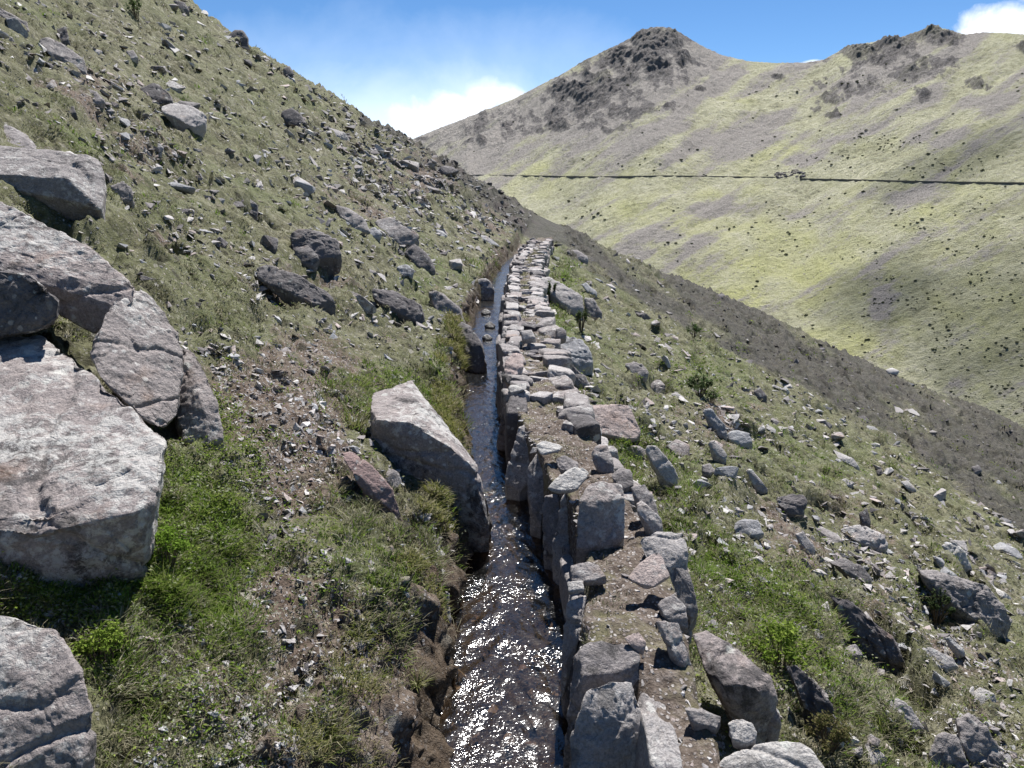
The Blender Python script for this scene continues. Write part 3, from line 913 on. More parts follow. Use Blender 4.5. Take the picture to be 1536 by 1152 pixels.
def rock_geo(P, L, seed=0, amp=1.0, soft=2):
    V, Fc = hull(P)
    size = float(np.linalg.norm(V.max(0) - V.min(0)))
    V, Fc = split_long(V, Fc, L)
    V = relax(V, Fc, soft, 0.5)
    N = vnormals(V, Fc)
    s0 = min(size, 0.30 + 0.22 * size)
    if len(V) > 250:
        # corners and edges knocked off along flat breaks
        rc = np.random.default_rng(seed + 99)
        for _ in range(22 if size > 0.9 else 9):
            n_ = rc.normal(size=3); n_ /= np.linalg.norm(n_)
            h_ = V @ n_
            V = V - n_ * np.maximum(h_ - (h_.max() - s0 * rc.uniform(.008, .05)), 0)[:, None]
        for _ in range(3 if size > 0.6 else 1):
            k_ = rc.integers(len(V))
            n_ = np.cross(N[k_], rc.normal(size=3)); n_ /= np.linalg.norm(n_)
            q_ = (V - V[k_]) @ n_ + 0.10 * s0 * fbm3(V / (.5 * s0), 3, seed + 31)
            V = V - N * (0.026 * s0 * amp ** .5 * np.exp(-(q_ / (0.016 * s0 + 0.003)) ** 2))[:, None]
        N = vnormals(V, Fc)
    # broken steps: terraced layers across one bedding direction, then roughness
    rs = np.random.default_rng(seed + 5)
    s = min(size, 0.30 + 0.22 * size)
    bd = rs.normal(size=3); bd[2] += 1.2; bd /= np.linalg.norm(bd)
    h = V @ bd / (0.20 * s) + 0.5 * fbm3(V / (0.5 * s), 3, seed)
    st = h - np.floor(h); st = sstep(0.40, 0.60, st) - st
    d = 0.010 * fbm3(V / (0.42 * s), 3, seed + 1) + 0.011 * fbm3(V / (0.13 * s), 3, seed + 2) + 0.008 * fbm3(V / (0.045 * s), 3, seed + 3) + 0.007 * st
    d = d + 0.034 * fracture(V / (0.50 * s), seed) + 0.026 * fracture(V / (0.17 * s) + 0.15 * fbm3(V / (0.1 * s), 2, seed + 9)[:, None], seed + 4)
    V = V + N * (d * s * amp)[:, None]
    return V, Fc


def depth_plane(u, v, z):
    d = ray(u, v)
    return (z - CAM[2]) / d[2]


HERO_XY = []          # (x, y, radius) kept free of grass and scatter


def hero(name, pts, base, thick, mat, label, cat='boulder', group=None, zref=None, D=None, parent=None, amp=1.0, soft=1, px=3.6, seed=None, drop=0.6, shrink=0.8, part_label=None, kind=None, dk=1.0, far=0):
    """a stone from the pixels of its corners (u, v, depth in pixel widths), given real size at the place where its base meets the ground"""
    if D is None:
        if zref is not None:
            D = float(depth_plane(base[0], base[1], zref))
        else:
            h = NEAR.hit(base[0], base[1])[0]
            D = float((h - CAM) @ AX_F)
    k = D / F
    D = D * dk
    P = np.array([CAM + ray(u, v) * (D + (dd + far) * k) for (u, v, dd) in pts])
    c = P.mean(0)
    rdir = (c - CAM) / np.linalg.norm(c - CAM)
    back = c + (P - c) * shrink + (rdir + np.array([0, 0, -0.12])) * thick * k
    sizez = (P[:, 2].max() - P[:, 2].min())
    low = P[P[:, 2] < P[:, 2].min() + 0.4 * sizez] - np.array([0, 0, drop * max(sizez, 0.3 * thick * k)])
    allp = np.concatenate([P, back] + ([low + rdir * 0.3 * thick * k] if drop > 0 else []))
    sd_ = seed if seed is not None else int(abs(base[0] * 7 + base[1] * 13)) % 9973
    V, Fc = rock_geo(allp, px * k * 1.5, sd_, amp, soft)
    org = np.array([c[0], c[1] + 0.4 * thick * k, V[:, 2].min()])
    me = mesh(name, V - org, Fc, M[mat], True)
    o = link(name, me, parent, org if parent is None else org - np.array(parent.location))
    if parent is None:
        tag(o, label, cat, group, kind)
    elif part_label:
        o['label'] = part_label
    HERO_XY.append((org[0], org[1], 0.42 * float(np.linalg.norm((V.max(0) - V.min(0))[:2]))))
    return o


# --- boulders at the left edge
hero('boulder', [(-150, 500, 470), (0, 500, 490), (60, 496, 500), (150, 580, 360), (215, 636, 250), (254, 662, 190), (257, 692, 150), (238, 742, 90), (214, 795, 60), (200, 770, 45), (150, 842, 60), (60, 882, 50), (60, 800, 10), (-150, 890, 20), (-150, 780, 0), (100, 690, 150), (-150, 690, 150)],
     (110, 885), 330, 'rock_big', 'biggest lichen-speckled boulder at the left edge, bulging over bright green grass', px=2.6, amp=0.75, dk=0.94)
hero('boulder', [(-150, 270, 330), (0, 303, 300), (60, 335, 290), (150, 378, 260), (205, 424, 220), (212, 438, 205), (196, 466, 180), (152, 505, 205), (50, 420, 170), (-150, 360, 150), (70, 430, 180)],
     (110, 885), 200, 'rock_big', 'flat-topped pale slab with a dark undercut edge resting on top of the biggest left boulder', px=2.6, amp=0.7, far=290, drop=0)
hero('boulder', [(150, 470, 190), (212, 428, 330), (240, 462, 330), (266, 498, 320), (278, 540, 290), (274, 608, 220), (252, 648, 160), (214, 628, 120), (150, 566, 90), (132, 520, 130), (190, 490, 230), (250, 600, 215)],
     (110, 885), 160, 'rock_big', 'steep grey lichen-covered slab wedged behind the biggest left boulder, below the flat-topped slab', px=2.6, amp=0.75, far=210, drop=0)
hero('boulder', [(262, 512, 250), (285, 520, 240), (302, 548, 225), (325, 598, 195), (336, 668, 170), (316, 676, 160), (276, 660, 160), (262, 610, 190), (300, 600, 180)],
     (320, 672), 90, 'rock_big', 'narrow grey slab standing beside a bright leafy sprig right of the left boulders', px=2.6, amp=0.75, far=-170)
hero('boulder', [(-150, 385, 90), (0, 396, 80), (50, 410, 60), (90, 450, 35), (94, 470, 30), (84, 490, 35), (0, 513, 60), (-150, 530, 40)],
     (110, 885), 120, 'rock_dark', 'block coloured black for its shade, jutting in at the left edge above the biggest boulder', px=2.6, amp=0.75, far=330, drop=0)  # shaded underside of the boulder group put into the stone colour
hero('boulder', [(-150, 205, 80), (0, 226, 60), (20, 232, 40), (90, 228, 55), (148, 230, 75), (157, 262, 50), (162, 285, 45), (157, 345, 45), (150, 310, 0), (62, 310, 25), (-150, 250, -20), (100, 268, 0), (152, 344, 30), (70, 306, 30), (-150, 290, 60)],
     (158, 350), 260, 'rock', 'angular overhanging block with a sharp corner and greenish lichen at the left edge', px=3, amp=0.45, soft=1, drop=0)
hero('boulder', [(-150, 150, 330), (0, 180, 300), (30, 196, 290), (66, 222, 240), (0, 228, 200), (-150, 230, 180)],
     (158, 350), 160, 'rock', 'pale tilted slab lying behind the angular overhanging block at the left edge', px=3, amp=0.5)
hero('rock', [(86, 322, 60), (110, 324, 60), (160, 352, 40), (166, 372, 20), (150, 372, 10), (95, 350, 20)],
     (165, 374), 70, 'rock', 'smooth grey stone propping up the angular overhanging block', 'rock', px=3)
hero('boulder', [(-150, 905, 120), (0, 918, 110), (58, 932, 100), (98, 958, 75), (124, 1008, 40), (142, 1075, 10), (140, 1160, -20), (120, 1250, -40), (-150, 1250, -60), (-20, 1040, 10)],
     (150, 1120), 200, 'rock_big', 'rounded pale pinkish boulder filling the bottom left corner', px=2.6, amp=0.6, soft=3, dk=0.9)

# --- along the left bank of the water
hero('boulder', [(556, 612, 60), (560, 590, 130), (600, 577, 190), (618, 570, 200), (636, 596, 150), (660, 640, 90), (690, 668, 50), (718, 700, 10), (558, 650, 20), (566, 630, 10), (630, 634, 0), (668, 662, -10), (552, 660, 30), (562, 684, 25), (612, 712, 10), (690, 726, -15), (728, 752, -15), (735, 790, -5), (722, 800, 0), (700, 770, 0), (716, 705, -12)],
     (612, 716), 150, 'rock_big', 'large grey boulder with a black shaded face overhanging the left side of the water', px=3, amp=0.5, soft=1)
hero('boulder', [(686, 720, 20), (706, 716, 20), (730, 750, 5), (737, 772, 0), (733, 800, 0), (712, 826, 0), (694, 826, 0), (690, 780, 10)],
     (712, 826), 60, 'rock_wet', 'wet black rock standing in the water under the large shaded boulder', zref=-0.6, px=3)
hero('rock', [(513, 675, 30), (521, 671, 34), (552, 692, 20), (590, 735, 5), (606, 780, -8), (594, 776, -8), (534, 718, -5), (516, 690, 12)],
     (600, 780), 45, 'rock_red', 'red-brown slab lying tilted in the grass left of the large shaded boulder', 'rock', px=2.5, amp=0.5, soft=1)
hero('boulder', [(690, 478, 60), (706, 488, 40), (727, 520, 5), (731, 550, 0), (722, 560, 0), (704, 556, 5), (694, 530, 20), (682, 500, 40)],
     (722, 560), 70, 'rock_dark', 'black rock bulging over the water beyond the large shaded boulder', zref=-0.55)
hero('rock', [(666, 484, 15), (676, 482, 18), (692, 492, 8), (700, 503, 0), (690, 510, 0), (674, 504, 3)], (690, 508), 22, 'rock_pale', 'small pale block sitting on the grassy left bank just above the water', 'rock')
hero('rock', [(660, 905, 10), (672, 880, 12), (676, 915, 0), (668, 945, 0), (658, 938, 4)], (668, 942), 14, 'rock_pale', 'thin upright pale stone stuck in the mossy bank at the water edge', 'rock', zref=-0.5)
hero('rock', [(716, 418, 8), (730, 415, 10), (742, 430, 2), (740, 446, 0), (722, 448, 0), (712, 436, 2)], (730, 448), 26, 'rock', 'mossy grey stone at the left edge of the narrowing water', 'rock', zref=-0.5)
hero('rock', [(556, 432, 12), (590, 436, 20), (634, 456, 10), (638, 470, 0), (624, 482, -6), (600, 470, -4), (560, 450, 0)], (622, 482), 40, 'rock_dark', 'long dark rock with rusty moss set in the bank left of the water', 'rock')
hero('rock', [(640, 430, 22), (668, 440, 16), (690, 462, 8), (700, 488, 0), (680, 492, 0), (655, 470, 4)], (690, 492), 30, 'rock', 'grey-brown sloping rock with orange moss beside the water', 'rock')

# --- hillside on the left
hero('rock', [(434, 350, 10), (450, 343, 20), (484, 346, 20), (508, 360, 10), (512, 378, 0), (500, 392, -4), (470, 392, -8), (440, 380, -6)], (472, 393), 40, 'rock_dark', 'dark purplish boulder alone on the grassy slope left of the water', 'rock', px=3)
hero('rock', [(440, 372, 0), (462, 366, 6), (478, 386, -4), (470, 398, -10), (446, 394, -10)], (460, 398), 16, 'rock_dark', 'small dark stone leaning on the dark purplish boulder', 'rock')
hero('rock', [(240, 160, 18), (262, 153, 26), (290, 160, 22), (312, 172, 12), (306, 186, 2), (290, 191, -6), (272, 180, -10), (243, 168, 0)], (284, 192), 34, 'rock_pale', 'large pale wedge-shaped boulder on the upper left slope', 'rock', px=2.5, amp=.7)
hero('rock', [(316, 282, 8), (340, 278, 16), (362, 288, 12), (388, 308, 2), (386, 325, -6), (372, 322, -6), (340, 300, 0)], (382, 326), 26, 'rock', 'elongated grey rock half buried in grass on the left slope', 'rock')
hero('rock', [(164, 278, 4), (184, 273, 10), (201, 282, 4), (199, 299, -3), (182, 302, -5), (172, 288, -2)], (186, 302), 18, 'rock', 'small cube-like grey stone on grass right of the overhanging block', 'rock')
hero('rock', [(55, 60, 20), (75, 54, 26), (110, 76, 20), (128, 92, 8), (130, 108, -4), (118, 108, -4), (72, 80, 0)], (124, 110), 40, 'rock', 'long grey slab near the top left corner', 'rock')
hero('rock', [(-40, -10, 20), (0, 12, 20), (40, 34, 12), (46, 50, 0), (20, 46, -4), (-40, 22, 0)], (44, 52), 40, 'rock', 'grey slab cut by the left edge near the top corner', 'rock')
hero('rock', [(84, 44, 6), (100, 38, 10), (104, 60, 0), (90, 66, -4)], (96, 66), 20, 'rock_dark', 'dark upright stone above the long grey slab at top left', 'rock')
hero('rock', [(96, 134, 10), (120, 128, 16), (146, 138, 8), (158, 152, 0), (140, 156, -4), (118, 146, -4)], (144, 157), 30, 'rock', 'grey layered rock on the upper left slope below the long slab', 'rock')
hero('rock', [(68, 152, 6), (84, 148, 12), (112, 160, 4), (118, 172, -2), (100, 170, -6)], (108, 172), 22, 'rock_dark', 'dark jagged rock at the rim of a hollow on the upper left slope', 'rock')
hero('rock', [(225, 218, 4), (238, 213, 8), (246, 222, 2), (240, 232, -2), (226, 228, -2)], (238, 233), 12, 'rock_blue', 'bluish broken stone lying in a bare patch of the left slope', 'rock')
hero('rock', [(188, 76, 4), (200, 74, 8), (208, 86, 0), (196, 90, -4)], (200, 90), 14, 'rock', 'grey stone isolated high on the left slope', 'rock')
hero('rock', [(210, 132, 10), (232, 124, 16), (254, 140, 8), (262, 152, 0), (240, 156, -4), (214, 146, -4)], (244, 157), 26, 'rock_dark', 'dark shaded rock just above the large pale wedge-shaped boulder', 'rock')
hero('rock', [(420, 168, 6), (436, 160, 12), (452, 170, 6), (462, 186, -2), (446, 190, -4), (424, 180, -2)], (448, 190), 24, 'rock_dark', 'dark hollowed rock below the skyline on the left slope', 'rock')
hero('rock', [(500, 306, 14), (520, 308, 16), (548, 328, 6), (556, 346, -4), (536, 348, -6), (512, 332, -2)], (545, 349), 34, 'rock', 'grey rock at the left end of a jumble on the left slope', 'rock')
hero('rock', [(560, 330, 14), (584, 322, 20), (610, 340, 10), (628, 352, 0), (620, 368, -6), (598, 366, -8), (570, 348, -2)], (610, 370), 40, 'rock', 'biggest grey rock in the jumble of stones on the left slope', 'rock')
hero('rock', [(548, 345, 6), (562, 340, 10), (574, 350, 2), (568, 358, -2), (552, 356, -2)], (564, 358), 14, 'rock_blue', 'small bluish stone in front of the jumble on the left slope', 'rock')
hero('rock', [(604, 376, 10), (622, 364, 18), (642, 380, 8), (655, 400, -2), (648, 410, -6), (628, 402, -4)], (648, 411), 30, 'rock_dark', 'dark pointed rock below the jumble on the left slope', 'rock')
hero('rock', [(594, 400, 4), (608, 396, 10), (622, 404, 4), (618, 414, -2), (600, 412, -2)], (612, 415), 16, 'rock_blue', 'pale bluish stone beside the dark pointed rock', 'rock')
hero('rock', [(384, 402, 8), (400, 396, 12), (440, 410, 10), (496, 440, 4), (504, 458, -6), (470, 456, -10), (420, 432, -8), (388, 420, -4)], (470, 460), 30, 'rock_dark', 'dark rock standing in for the shadow under a grassy lip on the left slope', 'rock')  # dark rock put in where the undercut turf only holds shadow
hero('rock', [(352, 44, 10), (364, 44, 12), (374, 58, 4), (372, 72, 0), (356, 70, 0), (340, 54, 4)], (362, 68), 26, 'rock_dark', 'dark outcrop standing up on the left skyline', 'rock')
hero('rock', [(424, 102, 5), (434, 98, 8), (441, 108, 3), (438, 116, 0), (426, 114, 0)], (433, 115), 14, 'rock_dark', 'small round boulder perched on the left skyline', 'rock')
hero('rock', [(262, 0, 6), (276, 2, 8), (284, 14, 2), (278, 20, 0), (262, 14, 0)], (272, 16), 20, 'rock_dark', 'dark knob of rock at the top of the left skyline', 'rock')

# --- slope below the wall, on the right
hero('boulder', [(829, 508, 18), (846, 502, 26), (872, 508, 26), (888, 526, 10), (890, 542, 2), (884, 554, -4), (866, 558, -8), (846, 545, -10), (832, 526, -4)], (870, 560), 45, 'rock_blue', 'pale bluish boulder with a dark underside leaning on the right side of the wall', px=3)
hero('rock', [(833, 494, 6), (842, 490, 9), (850, 496, 3), (849, 506, -1), (836, 508, -1)], (842, 508), 13, 'rock', 'small dark stone perched on top of the pale bluish boulder', 'rock', D=9.1)
hero('rock', [(836, 540, 10), (850, 540, 12), (880, 566, 2), (886, 578, -4), (868, 580, -4), (842, 562, 0)], (872, 582), 22, 'rock', 'grey slab under the pale bluish boulder', 'rock')
hero('boulder', [(806, 416, 30), (822, 414, 32), (856, 432, 16), (874, 444, 6), (876, 462, -4), (868, 474, -8), (850, 462, -8), (812, 428, 10)], (864, 476), 40, 'rock_pale', 'long brownish slab with a dark end sloping down right of the wall', px=3)
hero('rock', [(848, 376, 6), (866, 374, 10), (884, 386, 2), (880, 394, -2), (862, 388, -1)], (876, 394), 20, 'rock', 'flat grey-brown slab far along the slope near the end of the wall', 'rock')
hero('rock', [(871, 426, 4), (879, 423, 7), (896, 438, 2), (895, 444, -2), (878, 436, -2)], (890, 445), 10, 'rock_blue', 'long pale blue-grey stone on the slope beyond the brownish slab', 'rock')
hero('rock', [(876, 446, 8), (890, 446, 10), (904, 470, 0), (898, 480, -4), (880, 470, -2)], (894, 480), 18, 'rock', 'grey rock on green grass below the long brownish slab', 'rock')
hero('rock', [(937, 546, 4), (950, 541, 10), (964, 546, 6), (974, 556, 0), (968, 567, -5), (950, 564, -6)], (964, 568), 20, 'rock', 'round grey stone with a dark front below the pale bluish boulder', 'rock')
hero('boulder', [(874, 616, 10), (884, 608, 22), (940, 604, 26), (948, 614, 20), (962, 646, 0), (955, 656, -6), (932, 658, -8), (902, 650, -10), (884, 636, -4)], (920, 660), 46, 'rock_pink', 'blocky pinkish white boulder on grass right of the wall', px=2.5, amp=.4, soft=1)
hero('rock', [(964, 668, 10), (984, 668, 12), (1004, 690, 4), (1018, 714, -2), (1014, 728, -6), (1000, 722, -6), (978, 694, 0)], (1010, 730), 20, 'rock_pale', 'long grey slab pointing downhill right of the wall', 'rock', px=2.5, amp=.5)
hero('rock', [(1101, 784, 4), (1118, 776, 10), (1138, 780, 8), (1146, 800, -3), (1132, 804, -6), (1103, 803, -4)], (1124, 806), 24, 'rock_blue', 'pale blue-grey flat-faced block on grass below the wall', 'rock', px=2.5, amp=.4, soft=1)
hero('rock', [(1164, 748, 6), (1184, 740, 14), (1206, 742, 12), (1212, 752, 4), (1204, 772, -4), (1180, 770, -8), (1166, 760, -4)], (1192, 774), 30, 'rock_dark', 'dark block-shaped boulder in the rubble on the right slope', 'rock', px=2.5)
hero('rock', [(1192, 800, 6), (1204, 796, 8), (1222, 818, 0), (1224, 832, -4), (1208, 826, -4)], (1220, 833), 10, 'rock_pale', 'thin pale slab tilted towards a dry twig in the right rubble', 'rock', amp=.5)
hero('rock', [(1258, 792, 6), (1290, 786, 16), (1312, 792, 12), (1334, 806, 4), (1328, 824, -4), (1310, 826, -8), (1284, 812, -6)], (1316, 828), 34, 'rock_pale', 'broad pale-topped rock in the right rubble', 'rock', px=2.5)
hero('rock', [(1288, 766, 4), (1300, 760, 10), (1306, 776, 2), (1306, 790, -2), (1294, 786, -4)], (1302, 791), 20, 'rock_dark', 'dark jagged stone behind the broad pale-topped rock', 'rock')
hero('rock', [(1242, 840, 8), (1266, 836, 14), (1292, 848, 8), (1308, 866, 0), (1316, 884, -6), (1298, 876, -8), (1262, 850, -4)], (1308, 886), 26, 'rock_dark', 'dark curved ledge of rock below the broad pale-topped rock', 'rock')
hero('boulder', [(1370, 852, 24), (1400, 856, 24), (1440, 870, 18), (1478, 876, 16), (1502, 900, 4), (1520, 928, -4), (1510, 944, -10), (1486, 948, -12), (1456, 924, -10), (1420, 900, -4), (1384, 868, 6)], (1494, 952), 60, 'rock', 'largest cracked grey outcrop on the right slope behind a dark bush', px=3, amp=1.3)
hero('boulder', [(1242, 892, 14), (1262, 890, 16), (1304, 930, 8), (1346, 960, 0), (1364, 996, -10), (1350, 1002, -12), (1310, 970, -8), (1266, 920, 0)], (1350, 1006), 36, 'rock_dark', 'long dark spine of rock running downhill on the right slope', px=3, amp=1.3)
hero('rock', [(1324, 1050, 8), (1346, 1046, 14), (1368, 1062, 6), (1387, 1092, -4), (1370, 1096, -8), (1338, 1074, -4)], (1372, 1100), 30, 'rock_pale', 'grey wedge-shaped stone overhanging a shaded gap, low on the right slope', 'rock', px=2.5)
hero('rock', [(1374, 972, 6), (1396, 970, 12), (1430, 988, 6), (1440, 998, 0), (1416, 1004, -6), (1390, 992, -3)], (1416, 1005), 22, 'rock_pale', 'pale flat slab lying on the right slope below the cracked outcrop', 'rock', px=2.5, amp=.5)
hero('rock', [(1414, 956, 5), (1424, 954, 7), (1450, 976, 0), (1448, 984, -3), (1436, 976, -3)], (1446, 985), 10, 'rock_white', 'thin whitish slab above the pale flat slab on the right slope', 'rock', amp=.4)
hero('boulder', [(1394, 1130, 10), (1406, 1104, 20), (1424, 1098, 24), (1442, 1112, 10), (1456, 1160, -6), (1400, 1170, -6)], (1430, 1150), 50, 'rock', 'grey slab standing low on the right slope at the bottom of the picture', px=3)
hero('boulder', [(1434, 1076, 26), (1452, 1068, 30), (1480, 1090, 18), (1512, 1140, 2), (1520, 1170, -6), (1470, 1170, -6), (1444, 1120, 4)], (1480, 1150), 50, 'rock', 'cracked grey slab in the bottom right corner beside a mossy gap', px=3)
hero('boulder', [(1172, 1000, 12), (1200, 994, 18), (1214, 1016, 10), (1248, 1060, 0), (1272, 1104, -10), (1262, 1120, -14), (1226, 1080, -8), (1186, 1036, 0)], (1258, 1120), 40, 'rock_dark', 'dark grey outcrop beside the round brown bush at the bottom', px=3, amp=1.3)
hero('boulder', [(1040, 952, 70), (1060, 946, 80), (1082, 956, 70), (1130, 992, 40), (1156, 1012, 20), (1168, 1050, 8), (1170, 1090, 10), (1156, 1112, 6), (1136, 1096, -4), (1082, 1042, -10), (1060, 1010, 10), (1140, 1034, -12), (1086, 1020, -16)], (1130, 1100), 90, 'rock_big', 'large brownish boulder with a dark front and a yellowish stain, right of the wall', zref=-0.40, px=3, amp=.6)
hero('boulder', [(1066, 1146, 20), (1100, 1128, 36), (1150, 1112, 50), (1200, 1114, 46), (1236, 1136, 20), (1250, 1170, 0), (1230, 1230, -20), (1080, 1230, -20)], (1150, 1140), 60, 'rock_white', 'whitish granite boulder at the bottom edge right of the wall', zref=-0.05, px=3, amp=.5, soft=4)
hero('rock', [(1092, 1084, 10), (1110, 1076, 18), (1128, 1084, 12), (1140, 1106, 0), (1120, 1116, -6), (1098, 1108, -4)], (1116, 1116), 30, 'rock_white', 'whitish stone between the wall and the large brownish boulder', 'rock', zref=-0.08, px=2.5)
hero('rock', [(1412, 818, 6), (1432, 812, 10), (1446, 824, 4), (1460, 854, -4), (1446, 850, -6), (1424, 834, -2)], (1450, 856), 22, 'rock_white', 'speckled white rock upslope of the cracked outcrop', 'rock', px=2.5)
hero('rock', [(1052, 614, 6), (1066, 610, 9), (1090, 640, 2), (1092, 656, -4), (1076, 648, -4)], (1086, 657), 14, 'rock_blue', 'bluish slab at the upper end of the rock row on the right slope', 'rock')
hero('rock', [(1088, 648, 6), (1106, 644, 9), (1128, 650, 6), (1131, 666, -2), (1112, 670, -4), (1092, 660, -2)], (1118, 671), 18, 'rock_blue', 'bluish block at the lower end of the rock row on the right slope', 'rock')
hero('rock', [(1060, 662, 6), (1072, 658, 8), (1092, 684, 0), (1090, 694, -3), (1074, 682, -2)], (1086, 695), 10, 'rock_pale', 'narrow pale splinter of stone below the rock row', 'rock')
hero('rock', [(1118, 704, 6), (1128, 702, 8), (1152, 732, -2), (1148, 740, -4), (1132, 728, -2)], (1146, 741), 10, 'rock_pale', 'long thin pale slab pointing down at the dark block-shaped boulder', 'rock')
hero('rock', [(1052, 698, 4), (1064, 694, 8), (1074, 706, 0), (1068, 714, -3), (1054, 710, -2)], (1066, 714), 14, 'rock', 'plain grey stone on grass right of the long downhill slab', 'rock')
hero('rock', [(1130, 584, 4), (1140, 580, 7), (1152, 594, 0), (1146, 602, -3), (1134, 596, -2)], (1146, 603), 14, 'rock_dark', 'dark hollow rock high on the right slope near the scree', 'rock')
hero('rock', [(1258, 720, 4), (1268, 717, 7), (1284, 724, 1), (1276, 730, -2), (1260, 727, -1)], (1272, 730), 12, 'rock_pale', 'flat pale stone with a dark shadow alone on upper right grass', 'rock')
hero('rock', [(1314, 706, 4), (1322, 702, 6), (1326, 712, -1), (1316, 712, -2)], (1320, 713), 12, 'rock_dark', 'small dark pyramid-shaped stone on the upper right grass', 'rock')
hero('rock', [(1350, 722, 5), (1362, 720, 7), (1376, 734, 0), (1370, 738, -2), (1356, 730, -1)], (1370, 739), 12, 'rock_white', 'white stone pair lying near the scree border', 'rock')
hero('rock', [(1328, 554, 4), (1338, 551, 7), (1350, 556, 1), (1346, 561, -1), (1332, 560, -1)], (1340, 562), 12, 'rock_white', 'pale oval boulder on the edge of the dark scree skyline', 'rock')
hero('rock', [(1456, 700, 5), (1468, 697, 7), (1474, 706, 0), (1462, 712, -2)], (1466, 712), 14, 'rock_dark', 'dark stone lying in the middle of the grey scree', 'rock')
hero('rock', [(1076, 441, 4), (1086, 440, 6), (1091, 448, 0), (1078, 448, -2)], (1084, 447), 12, 'rock_dark', 'dark boulder on the skyline of the scree', 'rock')
# stones standing in the stream
for (u, v, s_, lab) in [(729, 470, 8, 'small black stone in the stream near the left bank'), (735, 490, 9, 'pointed black stone standing in the stream, the middle one of three'), (731, 508, 8, 'low black stone in the stream nearest the black bulging rock')]:
    hero('rock', [(u - s_, v - 3, 2), (u, v - s_, 4), (u + s_, v - 2, 0), (u + s_ * .6, v + 4, -3), (u - s_ * .6, v + 4, -2)], (u, v + 3), 12, 'rock_wet', lab, 'rock', zref=ZW)

# ------------------------------------------------------------------ the dry stone wall
wall = bpy.data.objects.new('stone_wall', None)
COL.objects.link(wall)
wall.location = (0.35, 1.5, ZW)
wall.empty_display_size = 0.2
tag(wall, 'rough dry stone wall with an earthy top running along the right of the water', 'stone wall', None, 'thing')
# earth core
yy = np.concatenate([np.arange(0.8, 8, 0.018), np.arange(8, 29.5, 0.05)])
ss = np.linspace(0, 1, 44)
YY, SS = np.meshgrid(yy, ss, indexing='ij')
l = TL(YY) + 0.04; r = TR(YY) - 0.02
cross = np.clip((SS - 0.12) / 0.76, 0, 1)
lb = XR(YY) + 0.05
XX = np.where(SS < 0.12, lb + (l - lb) * (SS / 0.12), np.where(SS > 0.88, r + (SS - 0.88) / 0.12 * 0.12, l + (r - l) * cross))
top = -0.055 + 0.045 * fbm2(XX * 2.2, YY * 1.6, 4, 201) + 0.018 * fbm2(XX * 11, YY * 11, 3, 202) + 0.012 * np.abs(vnoise2(XX * 38, YY * 38, 204))
top = top - 0.34 * sstep(2.42, 2.25, YY) * sstep(0.27, 0.19, XX - TL(YY))
ZZ = np.where(SS < 0.12, ZW - 0.15 + (top - ZW + 0.15) * np.clip(SS / 0.12, 0, 1) ** 0.7, np.where(SS > 0.88, top - (SS - 0.88) / 0.12 * 0.55, top))
XX = XX + 0.02 * vnoise2(YY * 8, ZZ * 8, 203)


def earth_mat():
    nt = NT('wall_earth')
    geo = nt.n('ShaderNodeNewGeometry'); pos = geo.outputs['Position']
    n1 = nt.noise(pos, 3.3, 7, 0.6); n2 = nt.noise(pos, 26, 7, 0.68)
    s = nt.ramp(n2, [(0.32, (0.055, 0.042, 0.035)), (0.5, (0.125, 0.10, 0.082)), (0.68, (0.235, 0.20, 0.175))])
    s = nt.mix(nt.mapr(n1, 0.5, 0.62, 0, 0.75), s, nt.mix(n2, (0.10, 0.10, 0.045), (0.23, 0.215, 0.13)))
    vc = nt.n('ShaderNodeTexVoronoi'); nt.l(pos, vc.inputs['Vector']); vc.inputs['Scale'].default_value = 60
    sep = nt.n('ShaderNodeSeparateColor'); nt.l(vc.outputs['Color'], sep.inputs[0])
    peb = nt.math('MULTIPLY', nt.mapr(sep.outputs[0], 0.6, 0.64), nt.mapr(vc.outputs['Distance'], 0.36, 0.46, 1.0, 0.0))
    col = nt.mix(nt.math('MULTIPLY', peb, 0.85), s, nt.mix(sep.outputs[1], (0.22, 0.19, 0.18), (0.45, 0.42, 0.40)))
    h = nt.math('ADD', n2, nt.math('MULTIPLY', peb, 0.5))
    h = nt.math('ADD', h, nt.math('MULTIPLY', nt.noise(pos, 110, 4, 0.7), 0.4))
    nt.bsdf(col, 0.95, nt.bump(h, 0.9, 0.03), 0.15)
    return nt.mat


M['earth'] = earth_mat()
V = np.stack([XX, YY, ZZ], -1).reshape(-1, 3) - np.array(wall.location)
link('earth_fill', mesh('earth_fill', V, grid_faces(len(yy), len(ss))[:, ::-1], M['earth'], True), wall)


def wtop(x, y):
    return -0.05


def wst(pts, base, thick, mat, zref, lab=None, **kw):
    kw.setdefault('px', 3); kw.setdefault('amp', 0.6); kw.setdefault('soft', 1)
    return hero('wall_stone', pts, base, thick, mat, None, zref=zref, parent=wall, part_label=lab, **kw)


